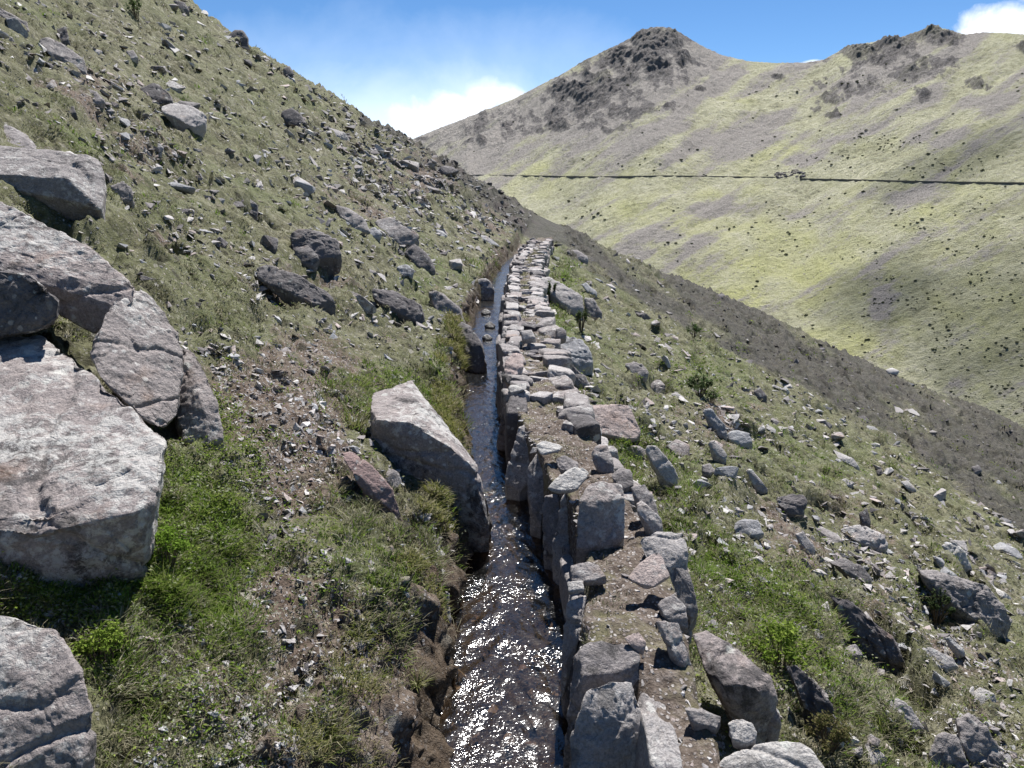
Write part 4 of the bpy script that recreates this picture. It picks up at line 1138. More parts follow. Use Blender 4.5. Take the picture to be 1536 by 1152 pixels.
wst([(880, 1040, 20), (905, 1020, 30), (922, 1022, 25), (946, 1018, 40), (956, 1050, 20), (968, 1090, 5), (978, 1170, 0), (858, 1170, -10), (854, 1110, 5), (868, 1066, 10), (930, 1070, 0), (926, 1110, -12)], (920, 1030), 60, 'rock_pale', 0.05, 'tall pale wedge-shaped stone at the near end of the wall', drop=.4)
wst([(866, 968, 40), (900, 962, 50), (956, 968, 45), (961, 990, 25), (958, 1020, 20), (930, 1008, 5), (876, 1014, 5), (852, 1060, 15), (846, 1120, 25), (862, 1090, 5), (950, 1040, 10)], (900, 990), 70, 'rock', 0.02, 'square stone with a flat lilac top')
wst([(852, 896, 30), (880, 890, 35), (874, 936, 10), (866, 962, 0), (850, 990, 6), (842, 1000, 16), (846, 940, 26)], (868, 900), 30, 'rock_pale', 0.0)
wst([(850, 872, 10), (874, 870, 14), (878, 884, 0), (852, 888, 0)], (864, 886), 16, 'rock_white', 0.0, 'small cream stone')
wst([(856, 848, 20), (882, 842, 30), (898, 848, 26), (912, 866, 10), (890, 872, 0), (856, 872, 5)], (880, 872), 26, 'rock', 0.0)
wst([(870, 746, 20), (884, 726, 40), (905, 720, 48), (930, 722, 46), (938, 748, 24), (937, 804, 10), (922, 818, 6), (878, 822, 0), (864, 822, 0), (866, 800, 4), (905, 752, 12)], (900, 820), 60, 'rock_big', -0.03, 'big cube-shaped lichen-covered stone')
wst([(842, 748, 20), (855, 704, 40), (866, 708, 34), (869, 730, 20), (868, 760, 10), (858, 830, 0), (846, 862, 0), (838, 858, 6), (828, 815, 14)], (858, 850), 18, 'rock_pale', -0.42, 'upright pointed slab facing the water', D=None)
wst([(816, 742, 14), (835, 736, 16), (840, 750, 8), (836, 800, 2), (830, 836, 0), (818, 815, 6), (812, 780, 10)], (828, 836), 16, 'rock', -0.45)
wst([(792, 700, 30), (808, 676, 40), (818, 668, 44), (822, 690, 30), (818, 735, 10), (812, 790, 0), (798, 770, 6), (790, 735, 18)], (810, 788), 22, 'rock', -0.45)
wst([(778, 640, 36), (800, 628, 50), (809, 640, 44), (808, 662, 26), (792, 720, 4), (776, 745, 0), (760, 728, 6), (758, 714, 12), (774, 680, 24)], (776, 744), 24, 'rock_pale', -0.5, 'brownish slab leaning into the water')
wst([(820, 734, 4), (836, 714, 16), (854, 700, 28), (884, 702, 34), (886, 710, 26), (862, 736, 4), (840, 736, 0)], (850, 735), 8, 'rock_white', 0.05, 'flat whitish slab lying on the upright ones', drop=.15)
wst([(800, 664, 14), (812, 660, 20), (846, 668, 18), (838, 676, 4), (812, 682, 0)], (822, 680), 8, 'rock_white', 0.02, drop=.2)
wst([(830, 688, 10), (848, 682, 18), (868, 694, 14), (866, 704, 2), (842, 704, 0)], (852, 704), 16, 'rock', 0.02)
wst([(885, 680, 10), (898, 664, 26), (912, 668, 24), (920, 690, 8), (922, 708, 0), (900, 700, -2)], (910, 706), 26, 'rock', -0.02)
wst([(916, 712, 14), (932, 700, 26), (948, 704, 24), (952, 730, 4), (930, 738, 0)], (938, 736), 30, 'rock', -0.02)
wst([(946, 730, 16), (966, 726, 24), (982, 745, 14), (992, 786, -2), (974, 790, -4), (956, 760, 2)], (976, 790), 34, 'rock', -0.06)
wst([(950, 756, 12), (962, 750, 20), (990, 775, 8), (996, 796, -2), (980, 804, -4)], (984, 804), 30, 'rock_pale', -0.04)
wst([(958, 806, 20), (986, 798, 36), (1024, 798, 38), (1032, 826, 14), (1030, 842, 8), (1004, 842, -4), (968, 832, 0), (1030, 870, 10), (1006, 890, -4)], (1000, 845), 44, 'rock_pale', -0.02, 'broad flat-topped stone at the right edge under the pink slab')
wst([(998, 850, 14), (1030, 846, 24), (1040, 880, 10), (1046, 912, 0), (1034, 936, -6), (1012, 910, -4)], (1034, 934), 40, 'rock', -0.25)
wst([(985, 905, 16), (1010, 890, 28), (1030, 910, 16), (1032, 936, 0), (1000, 930, -2)], (1018, 934), 34, 'rock', -0.05)
wst([(982, 932, 14), (1018, 934, 22), (1026, 960, 8), (1040, 1000, -6), (1022, 996, -6), (996, 960, 0)], (1022, 996), 34, 'rock_big', -0.05)
wst([(936, 956, 4), (958, 946, 14), (970, 962, 4), (966, 976, -2), (940, 966, -2)], (958, 976), 12, 'rock_pink', 0.0, 'small pinkish slab')
wst([(1026, 1060, 10), (1050, 1062, 18), (1084, 1076, 8), (1076, 1092, -2), (1040, 1084, -2)], (1062, 1092), 26, 'rock', -0.06)
wst([(756, 544, 18), (770, 528, 34), (784, 530, 34), (786, 552, 8), (772, 566, 0), (757, 572, 2), (755, 600, 10)], (772, 568), 26, 'rock_pink', 0.0, 'pale pinkish stone at the water edge')
wst([(762, 578, 12), (790, 574, 20), (790, 584, 4), (764, 590, 0)], (778, 590), 14, 'rock_white', 0.02)
wst([(780, 496, 8), (800, 494, 12), (804, 506, 0), (784, 510, 0)], (792, 510), 14, 'rock_pale', 0.05)
# loose slab lying on the wall
hero('flat_slab', [(939, 868, 4), (960, 842, 22), (986, 826, 40), (994, 836, 32), (1005, 862, 8), (980, 880, -6), (960, 876, -6)], (974, 878), 10, 'rock_pink', 'flat pink slab lying loose on top of the wall', 'stone slab', zref=0.03, px=2.5, amp=.3, soft=1, drop=.2)

# the rest of the wall, laid in courses
def box_stone(rs, ang=0.25):
    P = []
    n = rs.integers(10, 15)
    for i in range(n):
        p = rs.uniform(-1, 1, 3)
        m = np.abs(p).max()
        p = p / m * (0.75 + 0.25 * rs.random())
        P.append(p)
    for sx in (-1, 1):
        for sy in (-1, 1):
            for sz in (-1, 1):
                P.append(np.array([sx, sy, sz]) * rs.uniform(0.62, 0.98, 3))
    return np.array(P) * 0.5


def tri_count_L(L):
    return L


VAR_W = []
for i in range(18):
    rs = np.random.default_rng(300 + i)
    V, Fc = rock_geo(box_stone(rs) * np.array([1.2, 1.0, 0.8]), 0.13, 300 + i, 0.8, 1)
    V = V / (V.max(0) - V.min(0)) ; V = V - 0.5 * (V.max(0) + V.min(0))
    VAR_W.append((V, Fc))


def rotm(rx, ry, rz):
    return np.array((Matrix.Rotation(rz, 3, 'Z') @ Matrix.Rotation(ry, 3, 'Y') @ Matrix.Rotation(rx, 3, 'X')))


ws = []          # (x, y, z, dims, rot, material)
rs = np.random.default_rng(77)
wm = ['rock', 'rock', 'rock_pale', 'rock', 'rock_dark', 'rock_big', 'rock_big', 'rock_pale', 'rock', 'rock_dark', 'rock_pale', 'rock', 'rock_big']
# facing by the water
y = 2.35
while y < 27.5:
    ln = rs.uniform(0.18, 0.42)
    z = ZW - 0.06
    near = y < 5.6
    while z < (-0.36 if near else -0.02):
        h = rs.uniform(0.13, 0.34) if rs.random() < (.3 if y < 13 else .6) else rs.uniform(0.36, 0.6)
        h = min(h, (-0.14 if near else rs.uniform(-.01, .06)) - z)
        f = np.clip((z + h * .5 - ZW) / 0.5, 0, 1)
        x = (XR(y) + 0.06) * (1 - f) + (TL(y) + 0.07) * f
        slope = math.atan2(float(TL(y + .3) - TL(y - .3)), 0.6)
        ws.append((x + rs.uniform(-.03, .03) + (0.05 if near else 0), y + ln / 2, z + h / 2, (rs.uniform(.16, .24), ln * 1.04, h * 1.06), (rs.uniform(-.1, .1), rs.uniform(-.08, .2), -slope + rs.uniform(-.15, .15)), wm[rs.integers(len(wm))]))
        z += h
    y += ln
# outer face and kerb of the top
y = 3.0
while y < 27.5:
    ln = rs.uniform(0.2, 0.5)
    for z, hh in ((-0.34, 0.3), (-0.105, 0.22)):
        if y < 5.2 and z > -.2 and rs.random() < .75: continue
        slope = math.atan2(float(TR(y + .3) - TR(y - .3)), 0.6)
        ws.append((TR(y) - 0.04 + (0.05 if z < -.2 else 0) + rs.uniform(-.04, .04), y + ln / 2, z + rs.uniform(-.03, .03), (rs.uniform(.2, .34), ln, hh * rs.uniform(.8, 1.2)), (rs.uniform(-.1, .1), rs.uniform(-.1, .2), -slope + rs.uniform(-.3, .3)), wm[rs.integers(len(wm))]))
    y += ln * rs.uniform(.9, 1.15)
# flat stones bedded in the top
y = 5.4
while y < 27.5:
    for _ in range(2 if y > 7 else 1):
        x = TL(y) + (TR(y) - TL(y)) * rs.uniform(.04, .96)
        a, b = rs.uniform(.14, .36), rs.uniform(.10, .24)
        ws.append((x, y + rs.uniform(-.1, .1), -0.078 + rs.uniform(-.03, .03), (a * rs.uniform(.5, 1.25), b * rs.uniform(.6, 1.2), rs.uniform(.06, .12)), (rs.uniform(-.13, .13), rs.uniform(-.13, .13), rs.uniform(-.8, .8)), wm[rs.integers(len(wm))]))
    y += 0.22 if y > 8 else 0.27
for y, dz, ln in ((1.62, -.16, .22), (1.84, -.2, .2), (2.03, -.13, .22), (2.22, -.19, .18)):
    ws.append((float(TL(y)) + .235, y, dz, (.12, ln, .24), (.1, .12, rs.uniform(-.3, .3)), ['rock', 'rock_pale'][rs.integers(2)]))
ws.sort(key=lambda s: -(s[3][0] * s[3][1] + s[3][1] * s[3][2]) / (s[1] ** 2))
npart = 0
rest_V, rest_F, rest_n = {}, {}, {}
wmesh = {}
for i, (x, y, z, dm, rot, mt) in enumerate(ws):
    k = i % len(VAR_W)
    if npart < 72:
        key = (k, mt)
        if key not in wmesh:
            wmesh[key] = mesh('wall_stone', VAR_W[k][0], VAR_W[k][1], M[mt], True)
        o = link('wall_stone', wmesh[key], wall, np.array([x, y, z]) - np.array(wall.location))
        o.scale = dm; o.rotation_euler = rot
        npart += 1
    else:
        V = (VAR_W[k][0] * np.array(dm)) @ rotm(*rot).T + np.array([x, y, z]) - np.array(wall.location)
        rest_V.setdefault(mt, []).append(V); rest_F.setdefault(mt, []).append(VAR_W[k][1] + rest_n.get(mt, 0)); rest_n[mt] = rest_n.get(mt, 0) + len(V)
allV, allF, mi, off = [], [], [], 0
mats = list(rest_V)
for j, mt in enumerate(mats):
    V = np.concatenate(rest_V[mt]); Fc = np.concatenate(rest_F[mt])
    allV.append(V); allF.append(Fc + off); mi.append(np.full(len(Fc), j)); off += len(V)
me = mesh('far_wall_stones', np.concatenate(allV), np.concatenate(allF), None, True)
for mt in mats: me.materials.append(M[mt])
me.polygons.foreach_set('material_index', np.concatenate(mi).astype(np.int32))
o = link('wall_stones', me, wall); o['kind'] = 'stuff'

# ------------------------------------------------------------------ water
wy = np.concatenate([np.arange(0.8, 6, 0.016), np.arange(6, 14, 0.03), np.arange(14, 31, 0.06)])
wsx = np.linspace(0, 1, 60)
WY, WS = np.meshgrid(wy, wsx, indexing='ij')
WX = (XL(WY) - 0.14) * (1 - WS) + (XR(WY) + 0.14) * WS
def waves(x, y):
    # chevron riffles running downstream
    c = 0.5 * (XL(y) + XR(y))
    ch = np.abs(x - c) * 1.3
    return 0.007 * fbm2(x * 5, (y + .5 * ch) * 4.0, 3, 301) + 0.004 * fbm2(x * 15, (y + ch) * 11, 3, 302)
WZ = ZW + waves(WX, WY) + 0.02 * sstep(10, 28, WY)
nt = NT('stream_water')
geo = nt.n('ShaderNodeNewGeometry'); pos = geo.outputs['Position']
gl = nt.n('ShaderNodeBsdfGlossy'); gl.inputs['Roughness'].default_value = 0.14
tr = nt.n('ShaderNodeBsdfTransparent'); tr.inputs['Color'].default_value = (0.56, 0.51, 0.45, 1)
df = nt.n('ShaderNodeBsdfDiffuse'); df.inputs['Color'].default_value = (0.55, 0.56, 0.58, 1)
h = nt.math('ADD', nt.math('MULTIPLY', nt.noise(pos, 36, 2, 0.5, 0.6), 0.8), nt.math('MULTIPLY', nt.noise(pos, 105, 1, 0.5, 0.5), 0.30))
nrm = nt.bump(h, 1.0, 0.0074)
nt.l(nt.mapr(nt.noise(pos, 3.5, 3, 0.6, 0.5), 0.36, 0.64, 0.30, 1.0), nrm.node.inputs['Strength'])
for b_ in (gl,): nt.l(nrm, b_.inputs['Normal'])
fr = nt.n('ShaderNodeFresnel'); fr.inputs['IOR'].default_value = 1.48; nt.l(nrm, fr.inputs['Normal'])
mx = nt.n('ShaderNodeMixShader')
nt.l(nt.math('ADD', nt.math('MULTIPLY', fr.outputs[0], 1.0), 0.03, True), mx.inputs[0]); nt.l(tr.outputs[0], mx.inputs[1]); nt.l(gl.outputs[0], mx.inputs[2])
# thin foam on the crests
fo = nt.math('MULTIPLY', nt.mapr(nt.noise(pos, 17, 7, 0.7, 1.2), 0.60, 0.72), nt.mapr(nt.noise(pos, 2.0, 3, 0.5), 0.42, 0.62))
mx2 = nt.n('ShaderNodeMixShader')
nt.l(nt.math('MULTIPLY', fo, 0.16), mx2.inputs[0]); nt.l(mx.outputs[0], mx2.inputs[1]); nt.l(df.outputs[0], mx2.inputs[2])
nt.l(mx2.outputs[0], nt.out.inputs['Surface'])
M['water'] = nt.mat
me = mesh('stream_water', np.stack([WX, WY, WZ], -1).reshape(-1, 3), grid_faces(len(wy), len(wsx))[:, ::-1], M['water'], True)
tag(link('water', me), 'shallow sparkling stream running in the stone channel', 'water', kind='structure')
# ------------------------------------------------------------------ scattered stones
HX = np.array(HERO_XY)
def clear_of_heroes(x, y, k=0.75):
    ok = np.ones(len(x), bool)
    for (hx, hy, hr) in HX:
        ok &= (x - hx) ** 2 + (y - hy) ** 2 > (hr * k) ** 2
    return ok


ROCKY = [(640, 275, 70, 45, 1.0), (580, 235, 60, 30, .8), (720, 320, 50, 30, 1.0), (600, 345, 70, 40, .8), (690, 380, 60, 40, .7), (470, 230, 90, 50, .45), (110, 100, 130, 80, 1.0), (240, 210, 110, 60, .9), (400, 260, 120, 70, .6), (340, 240, 90, 70, .45), (60, 30, 80, 40, .6),
         (1070, 640, 80, 50, 1.0), (1010, 590, 60, 40, .7), (950, 560, 60, 50, .5), (1180, 740, 90, 60, .9), (1280, 830, 110, 70, 1.0), (1400, 960, 120, 100, .9), (1300, 1000, 120, 80, .6), (1450, 1080, 100, 80, .8), (1160, 850, 100, 60, .4), (1440, 800, 120, 60, .6), (1320, 690, 100, 50, .4), (880, 430, 40, 40, .5), (1200, 640, 120, 50, .35),
         (450, 690, 50, 70, .35), (430, 560, 70, 50, .3)]
def rocky(u, v):
    s = np.where((u > 930) & (v > 520), 0.55, 0.42)
    for (a, b, ru, rv, w_) in ROCKY:
        s = np.maximum(s, w_ * np.exp(-((u - a) / ru) ** 2 - ((v - b) / rv) ** 2))
    return s


def chunk(rs, flat=0.6, n=11):
    """angular broken stone: a handful of corners on a squashed box"""
    P = rs.uniform(-1, 1, (n, 3))
    P = P / np.abs(P).max(1, keepdims=True) * rs.uniform(0.7, 1.0, (n, 1))
    P = P * np.array([1.0, rs.uniform(.6, .95), flat]) * 0.5
    return P


VAR_R = []
for i in range(22):
    rs = np.random.default_rng(500 + i)
    V, Fc = rock_geo(chunk(rs, rs.uniform(.35, .85), 12), 0.17, 500 + i, 0.8, 1)
    V = V - np.array([0, 0, V[:, 2].mean()])
    VAR_R.append((V, Fc))
VAR_S = []
for i in range(24):
    rs = np.random.default_rng(600 + i)
    V, Fc = hull(chunk(rs, rs.uniform(.18, .65), 8))
    VAR_S.append((V, Fc))

# individual stones one can point at
ZONES = [  # (label, group, test)
    ('angular grey stone in the rubble chute below the left skyline', 'stones of the rubble chute on the left hillside', lambda u, v: (u < 790) & (v < 345) & (u > 540)),
    ('grey stone half sunk in the grass of the upper left hillside', 'stones scattered on the upper left hillside', lambda u, v: (u <= 540) & (v < 480)),
    ('grey stone on the grassy bank left of the stream', 'stones on the bank left of the stream', lambda u, v: (u < 760)),
    ('small grey stone in the grass close to the right side of the wall', 'stones beside the right side of the wall', lambda u, v: (u < 1000)),
    ('dark stone lying on the grey scree of the far right flank', 'stones on the dark scree', lambda u, v: v < np.interp(u, SCU, SCV)),
    ('angular grey stone in the rubble on the grassy right slope', 'stones of the rubble on the right slope', lambda u, v: u > 0)]
var_me = {}
rs = np.random.default_rng(901)
n_th = 0
tries = 0
while n_th < 180 and tries < 20000:
    B = 400
    u = rs.uniform(-10, 1550, B); v = rs.uniform(0, 1160, B)
    keep = rs.random(B) < rocky(u, v)
    u, v = u[keep], v[keep]
    P = NEAR.hit(u, v)
    tries += B
    ok = np.isfinite(P[:, 0]); u, v, P = u[ok], v[ok], P[ok]
    so_, lu_, sc_, xlv, trv, xbv = mask_at(P[:, 0], P[:, 1])
    ok = ((P[:, 0] < xbv - 0.05) | (P[:, 0] > trv + 0.25)) & clear_of_heroes(P[:, 0], P[:, 1], 0.9)
    u, v, P = u[ok], v[ok], P[ok]
    for a, b, p in zip(u, v, P):
        if n_th >= 180: break
        D = float((p - CAM) @ AX_F)
        spx = 10 + 34 * rs.random() ** 2.2
        if sc_ is not None and b < np.interp(a, SCU, SCV) and a > 800: spx *= .55
        s = spx * D / F
        if a > 900 and b > 500:
            s *= 1.2
        if s > 1.3: continue
        if a < 560 and b > 500: s *= .5
        k = rs.integers(len(VAR_R))
        mt = ['rock', 'rock', 'rock_pale', 'rock_pale', 'rock_blue', 'rock_dark', 'rock_big'][rs.integers(7)]
        zi = next(i for i, z_ in enumerate(ZONES) if z_[2](np.array(a), np.array(b)))
        if zi == 4: mt = 'rock_dark'
        if zi == 5 and rs.random() < .5: mt = ['rock_pale', 'rock_white', 'rock_blue'][rs.integers(3)]
        if zi == 1 and rs.random() < .35: mt = 'rock_dark'
        if (k, mt) not in var_me:
            var_me[(k, mt)] = mesh('rock', VAR_R[k][0], VAR_R[k][1], M[mt], False)
        nrm_ = ground_normal(np.array([p[0]]), np.array([p[1]]), 0.6)[0]
        o = link('rock', var_me[(k, mt)], None, p - np.array([0, 0, s * 0.02]))
        qn = Vector((0, 0, 1)).rotation_difference(Vector(nrm_ * 0.7 + np.array([0, 0, 0.3])))
        qr = qn @ Matrix.Rotation(rs.uniform(0, 6.28), 3, 'Z').to_quaternion() @ Matrix.Rotation(rs.uniform(-.35, .35), 3, 'X').to_quaternion()
        o.rotation_euler = qr.to_euler()
        o.scale = (s * rs.uniform(.9, 1.3), s * rs.uniform(.8, 1.1), s * rs.uniform(.8, 1.2))
        tag(o, ZONES[zi][0], 'rock', ZONES[zi][1])
        n_th += 1


u_ = np.concatenate([rs.uniform(262, 480, 16), rs.uniform(480, 680, 26)])
v_ = np.interp(u_, SIL[:, 0], SIL[:, 1]) + rs.uniform(2, 9, len(u_))
for a, b, p in zip(u_, v_, NEAR.hit(u_, v_)):
    if not np.isfinite(p[0]): continue
    D = float((p - CAM) @ AX_F)
    s = (5 + 10 * rs.random() ** 2) * D / F
    k = rs.integers(len(VAR_R)); mt = ['rock_dark', 'rock', 'rock_dark'][rs.integers(3)]
    if (k, mt) not in var_me:
        var_me[(k, mt)] = mesh('rock', VAR_R[k][0], VAR_R[k][1], M[mt], False)
    o = link('rock', var_me[(k, mt)], None, p)
    o.rotation_euler = (rs.uniform(-.4, .4), rs.uniform(0, .9), rs.uniform(0, 6.28)); o.scale = (s * rs.uniform(1, 1.6), s * rs.uniform(.8, 1.2), s * rs.uniform(.7, 1.1))
    tag(o, 'dark rock breaking the line of the left skyline', 'rock', 'rocks along the left skyline')


def frame_from_normal(nv, ang):
    """rotation matrices whose z axis follows the ground normal, spun by ang"""
    t1 = np.stack([np.cos(ang), np.sin(ang), np.zeros_like(ang)], -1)
    t1 = t1 - nv * (t1 * nv).sum(-1, keepdims=True)
    t1 /= np.linalg.norm(t1, axis=-1, keepdims=True)
    t2 = np.cross(nv, t1)
    return np.stack([t1, t2, nv], -1)


# the rubble nobody could count
def stone_stuff(name, N, smin, smax, power, weight, seed, label, pal, region=None):
    rs = np.random.default_rng(seed)
    us, vs = [], []
    got = 0
    while got < N:
        u = rs.uniform(-25, 1560, 40000); v = rs.uniform(0, 1175, 40000)
        k = rs.random(40000) < weight(u, v)
        us.append(u[k]); vs.append(v[k]); got += k.sum()
    u = np.concatenate(us)[:N]; v = np.concatenate(vs)[:N]
    P = NEAR.hit(u, v)
    ok = np.isfinite(P[:, 0]); u, v, P = u[ok], v[ok], P[ok]
    so_, lu_, sc_, xlv, trv, xbv = mask_at(P[:, 0], P[:, 1])
    clump = fbm2(P[:, 0] * .55, P[:, 1] * .4, 3, seed + 3)
    ok = (rs.random(len(u)) < np.clip(0.5 + 1.4 * clump, .14, 1))
    ok &= ((P[:, 0] < xbv + 0.1) | (P[:, 0] > trv + 0.12)) & clear_of_heroes(P[:, 0], P[:, 1], 0.55)
    if region is not None: ok &= region(u, v, so_, lu_, sc_)
    u, v, P, sc_ = u[ok], v[ok], P[ok], sc_[ok]
    D = (P - CAM) @ AX_F
    s = (smin + (smax - smin) * rs.random(len(u)) ** power) * D / F
    s = np.minimum(s, 0.9)
    nv = ground_normal(P[:, 0], P[:, 1], 0.5) * .6 + np.array([0, 0, .5])
    nv /= np.linalg.norm(nv, axis=1, keepdims=True)
    return bake_stones(name, P, s, nv, sc_, rs, label, pal)


def bake_stones(name, P, s, nv, dark, rs, label, pal, parent=None):
    Vs, Fs, Cs, off = [], [], [], 0
    kind_ = rs.integers(0, len(VAR_S), len(P))
    fr = frame_from_normal(nv, rs.uniform(0, 6.28, len(P)))
    tilt = rs.normal(0, .25, (len(P), 2))
    for k in range(len(VAR_S)):
        q = np.where(kind_ == k)[0]
        if not len(q): continue
        V0, F0 = VAR_S[k]
        Vl = V0[None] * (s[q][:, None, None] * rs.uniform(.75, 1.25, (len(q), 1, 3)))
        Vl = Vl + np.stack([0 * Vl[..., 0], 0 * Vl[..., 0], Vl[..., 0] * tilt[q, 0][:, None] + Vl[..., 1] * tilt[q, 1][:, None]], -1)
        W = np.einsum('nij,nkj->nki', fr[q], Vl) + P[q][:, None, :] + nv[q][:, None, :] * (s[q] * rs.uniform(-.22, .10, len(q)))[:, None, None]
        Vs.append(W.reshape(-1, 3))
        Fs.append((F0[None] + (np.arange(len(q)) * len(V0))[:, None, None] + off).reshape(-1, 3))
        base = pal[rs.integers(0, len(pal), len(q))] * rs.uniform(.7, 1.2, (len(q), 1))
        base = base * (1 - 0.45 * dark[q][:, None])
        Cs.append(np.repeat(np.concatenate([base, np.ones((len(q), 1))], 1), len(V0), 0))
        off += len(V0) * len(q)
    if parent is not None:
        Vs = [v_ - np.array(parent.location) for v_ in Vs]
    me = mesh(name, np.concatenate(Vs), np.concatenate(Fs), M['chips'], False, {'tint': np.concatenate(Cs)})
    o = link(name, me, parent)
    if label: tag(o, label, 'stones', None, 'stuff')
    return o


nt = NT('stone_chips')
a_ = nt.n('ShaderNodeAttribute', attribute_name='tint')
geo = nt.n('ShaderNodeNewGeometry'); pos = geo.outputs['Position']
n_ = nt.noise(pos, 45, 6, 0.7)
c_ = nt.mix(nt.mapr(n_, 0.35, 0.65, 0.55, 0.0), a_.outputs['Color'], (0.07, 0.065, 0.062))
c_ = nt.mix(nt.mapr(nt.noise(pos, 12, 7, 0.7), 0.56, 0.66, 0, 0.6), c_, (0.40, 0.39, 0.37))
nt.bsdf(c_, 0.9, nt.bump(n_, 0.6, 0.02), 0.2)
M['chips'] = nt.mat
PAL = np.array([(.33, .305, .295), (.42, .395, .385), (.27, .245, .24), (.40, .40, .41), (.50, .47, .455), (.20, .18, .178), (.40, .335, .31), (.58, .555, .53)])
PALD = .62 * np.array([(.17, .15, .15), (.13, .115, .118), (.21, .19, .19), (.25, .23, .23)])
stone_stuff('rubble', 76000, 2.6, 22, 3.3, lambda u, v: np.clip(rocky(u, v) * 1.05, 0, 1), 71, 'loose grey stones strewn over both grassy slopes', PAL,
            lambda u, v, so, lu, sc: (rng.random(len(u)) < np.clip(.7 + so * .8 - lu * .5, .1, 1)) & (sc < .5))
stone_stuff('scree_gravel', 9000, 2.2, 9, 3.2, lambda u, v: ((v < np.interp(u, SCU, SCV) + 25) & (u > 560)) * 0.9, 72, 'dark broken stones covering the grey scree', PALD, lambda u, v, so, lu, sc: sc > .12)
CHUTE = [(640, 282, 120, 42, 1.0), (560, 225, 60, 34, .9), (730, 330, 60, 26, 1.0), (600, 345, 60, 30, .7), (500, 190, 60, 34, .6)]
stone_stuff('scree_stones', 5200, 3.0, 15, 2.4, lambda u, v: np.clip(blobs(CHUTE, u, v), 0, 1), 74, 'grey broken stones of the rubble chute running up to the left skyline', PAL * .85)
stone_stuff('gravel', 52000, 1.8, 7.0, 2.4, lambda u, v: 0.4 + 0.6 * np.clip(blobs(SOIL, u, v), 0, 1), 73, 'small chips of pale stone on the bare soil and turf', PAL,
            lambda u, v, so, lu, sc: rng.random(len(u)) < np.clip(.4 + so * .8 - lu * .4, .08, 1))
# chips on the wall top
N = 4200
y_ = rng.uniform(1.6, 12, N) ** 1.0
y_ = 1.7 + 10 * rng.random(N) ** 1.8
x_ = TL(y_) + (TR(y_) - TL(y_)) * rng.uniform(.03, .97, N)
z_ = -0.055 + 0.045 * fbm2(x_ * 2.2, y_ * 1.6, 4, 201) + 0.018 * fbm2(x_ * 11, y_ * 11, 3, 202)
z_ = z_ - 0.34 * sstep(2.42, 2.25, y_) * sstep(0.27, 0.19, x_ - TL(y_))
s_ = (0.007 + 0.035 * rng.random(N) ** 4) * (0.7 + y_ * 0.12)
o = bake_stones('stone_chips', np.stack([x_, y_, z_], -1), s_, np.tile([0, 0, 1.0], (N, 1)), np.zeros(N), rng, None, PAL, wall)
o['kind'] = 'stuff'
# stones on the stream bed
N = 900
y_ = 1.6 + 9 * rng.random(N) ** 1.7
x_ = XL(y_) - .05 + (XR(y_) - XL(y_) + .08) * rng.random(N)
o = bake_stones('stream_pebbles', np.stack([x_, y_, np.full(N, ZW - 0.085)], -1), 0.012 + 0.05 * rng.random(N) ** 3, np.tile([0, 0, 1.0], (N, 1)), np.zeros(N), rng, 'brown pebbles on the bed of the stream', PAL * np.array([.75, .6, .45]))

# ------------------------------------------------------------------ grass
def blades(P, nv, B, h, wd, spread, lean, tint, rs, droop=0.5):
    """P (n,3) tuft roots; per tuft arrays h, wd, spread; tint (n,3)"""
    n = len(P)
    a = rs.uniform(0, 6.283, (n, B)); rr = np.sqrt(rs.random((n, B))) * spread[:, None]
    root = P[:, None, :] + np.stack([np.cos(a) * rr, np.sin(a) * rr, np.zeros((n, B))], -1)
    # follow the slope
    dz = -(nv[:, None, 0] * np.cos(a) * rr + nv[:, None, 1] * np.sin(a) * rr) / np.maximum(nv[:, None, 2], .3)
    root[..., 2] += dz - 0.08 * h[:, None]
    b = a + rs.normal(0, .8, (n, B))
    ln = lean * (0.25 + rs.random((n, B)))
    d = np.stack([np.cos(b) * ln, np.sin(b) * ln, np.ones((n, B))], -1) + 0.5 * nv[:, None, :] * np.array([1, 1, 0])
    d /= np.linalg.norm(d, axis=-1, keepdims=True)
    hh = h[:, None] * rs.uniform(.45, 1.25, (n, B))
    mid = root + d * (hh * .55)[..., None]
    d2 = d + np.stack([np.cos(b) * droop, np.sin(b) * droop, -0.35 * droop * np.ones((n, B))], -1)
    d2 /= np.linalg.norm(d2, axis=-1, keepdims=True)
    tip = mid + d2 * (hh * .5)[..., None]
    sa = b + math.pi / 2 + rs.normal(0, .6, (n, B))
    side = np.stack([np.cos(sa), np.sin(sa), np.zeros((n, B))], -1) * (wd[:, None] * .5)[..., None]
    V = np.stack([root - side, root + side, mid - side * .8, mid + side * .8, tip], 2).reshape(-1, 3)
    k = np.arange(n * B)[:, None] * 5
    Fc = np.concatenate([k + np.array([[0, 1, 3]]), k + np.array([[0, 3, 2]]), k + np.array([[2, 3, 4]])])
    c = np.repeat((tint[:, None, :] * rs.uniform(.75, 1.25, (n, B, 1))).reshape(-1, 3), 5, 0)
    return V, Fc, np.concatenate([c, np.ones((len(c), 1))], 1)


nt = NT('grass_blades')
a_ = nt.n('ShaderNodeAttribute', attribute_name='tint')
d1 = nt.n('ShaderNodeBsdfDiffuse'); nt.l(a_.outputs['Color'], d1.inputs['Color'])
t1 = nt.n('ShaderNodeBsdfTranslucent'); nt.l(a_.outputs['Color'], t1.inputs['Color'])
m1 = nt.n('ShaderNodeMixShader'); m1.inputs[0].default_value = 0.42
nt.l(d1.outputs[0], m1.inputs[1]); nt.l(t1.outputs[0], m1.inputs[2]); nt.l(m1.outputs[0], nt.out.inputs['Surface'])
M['grass'] = nt.mat

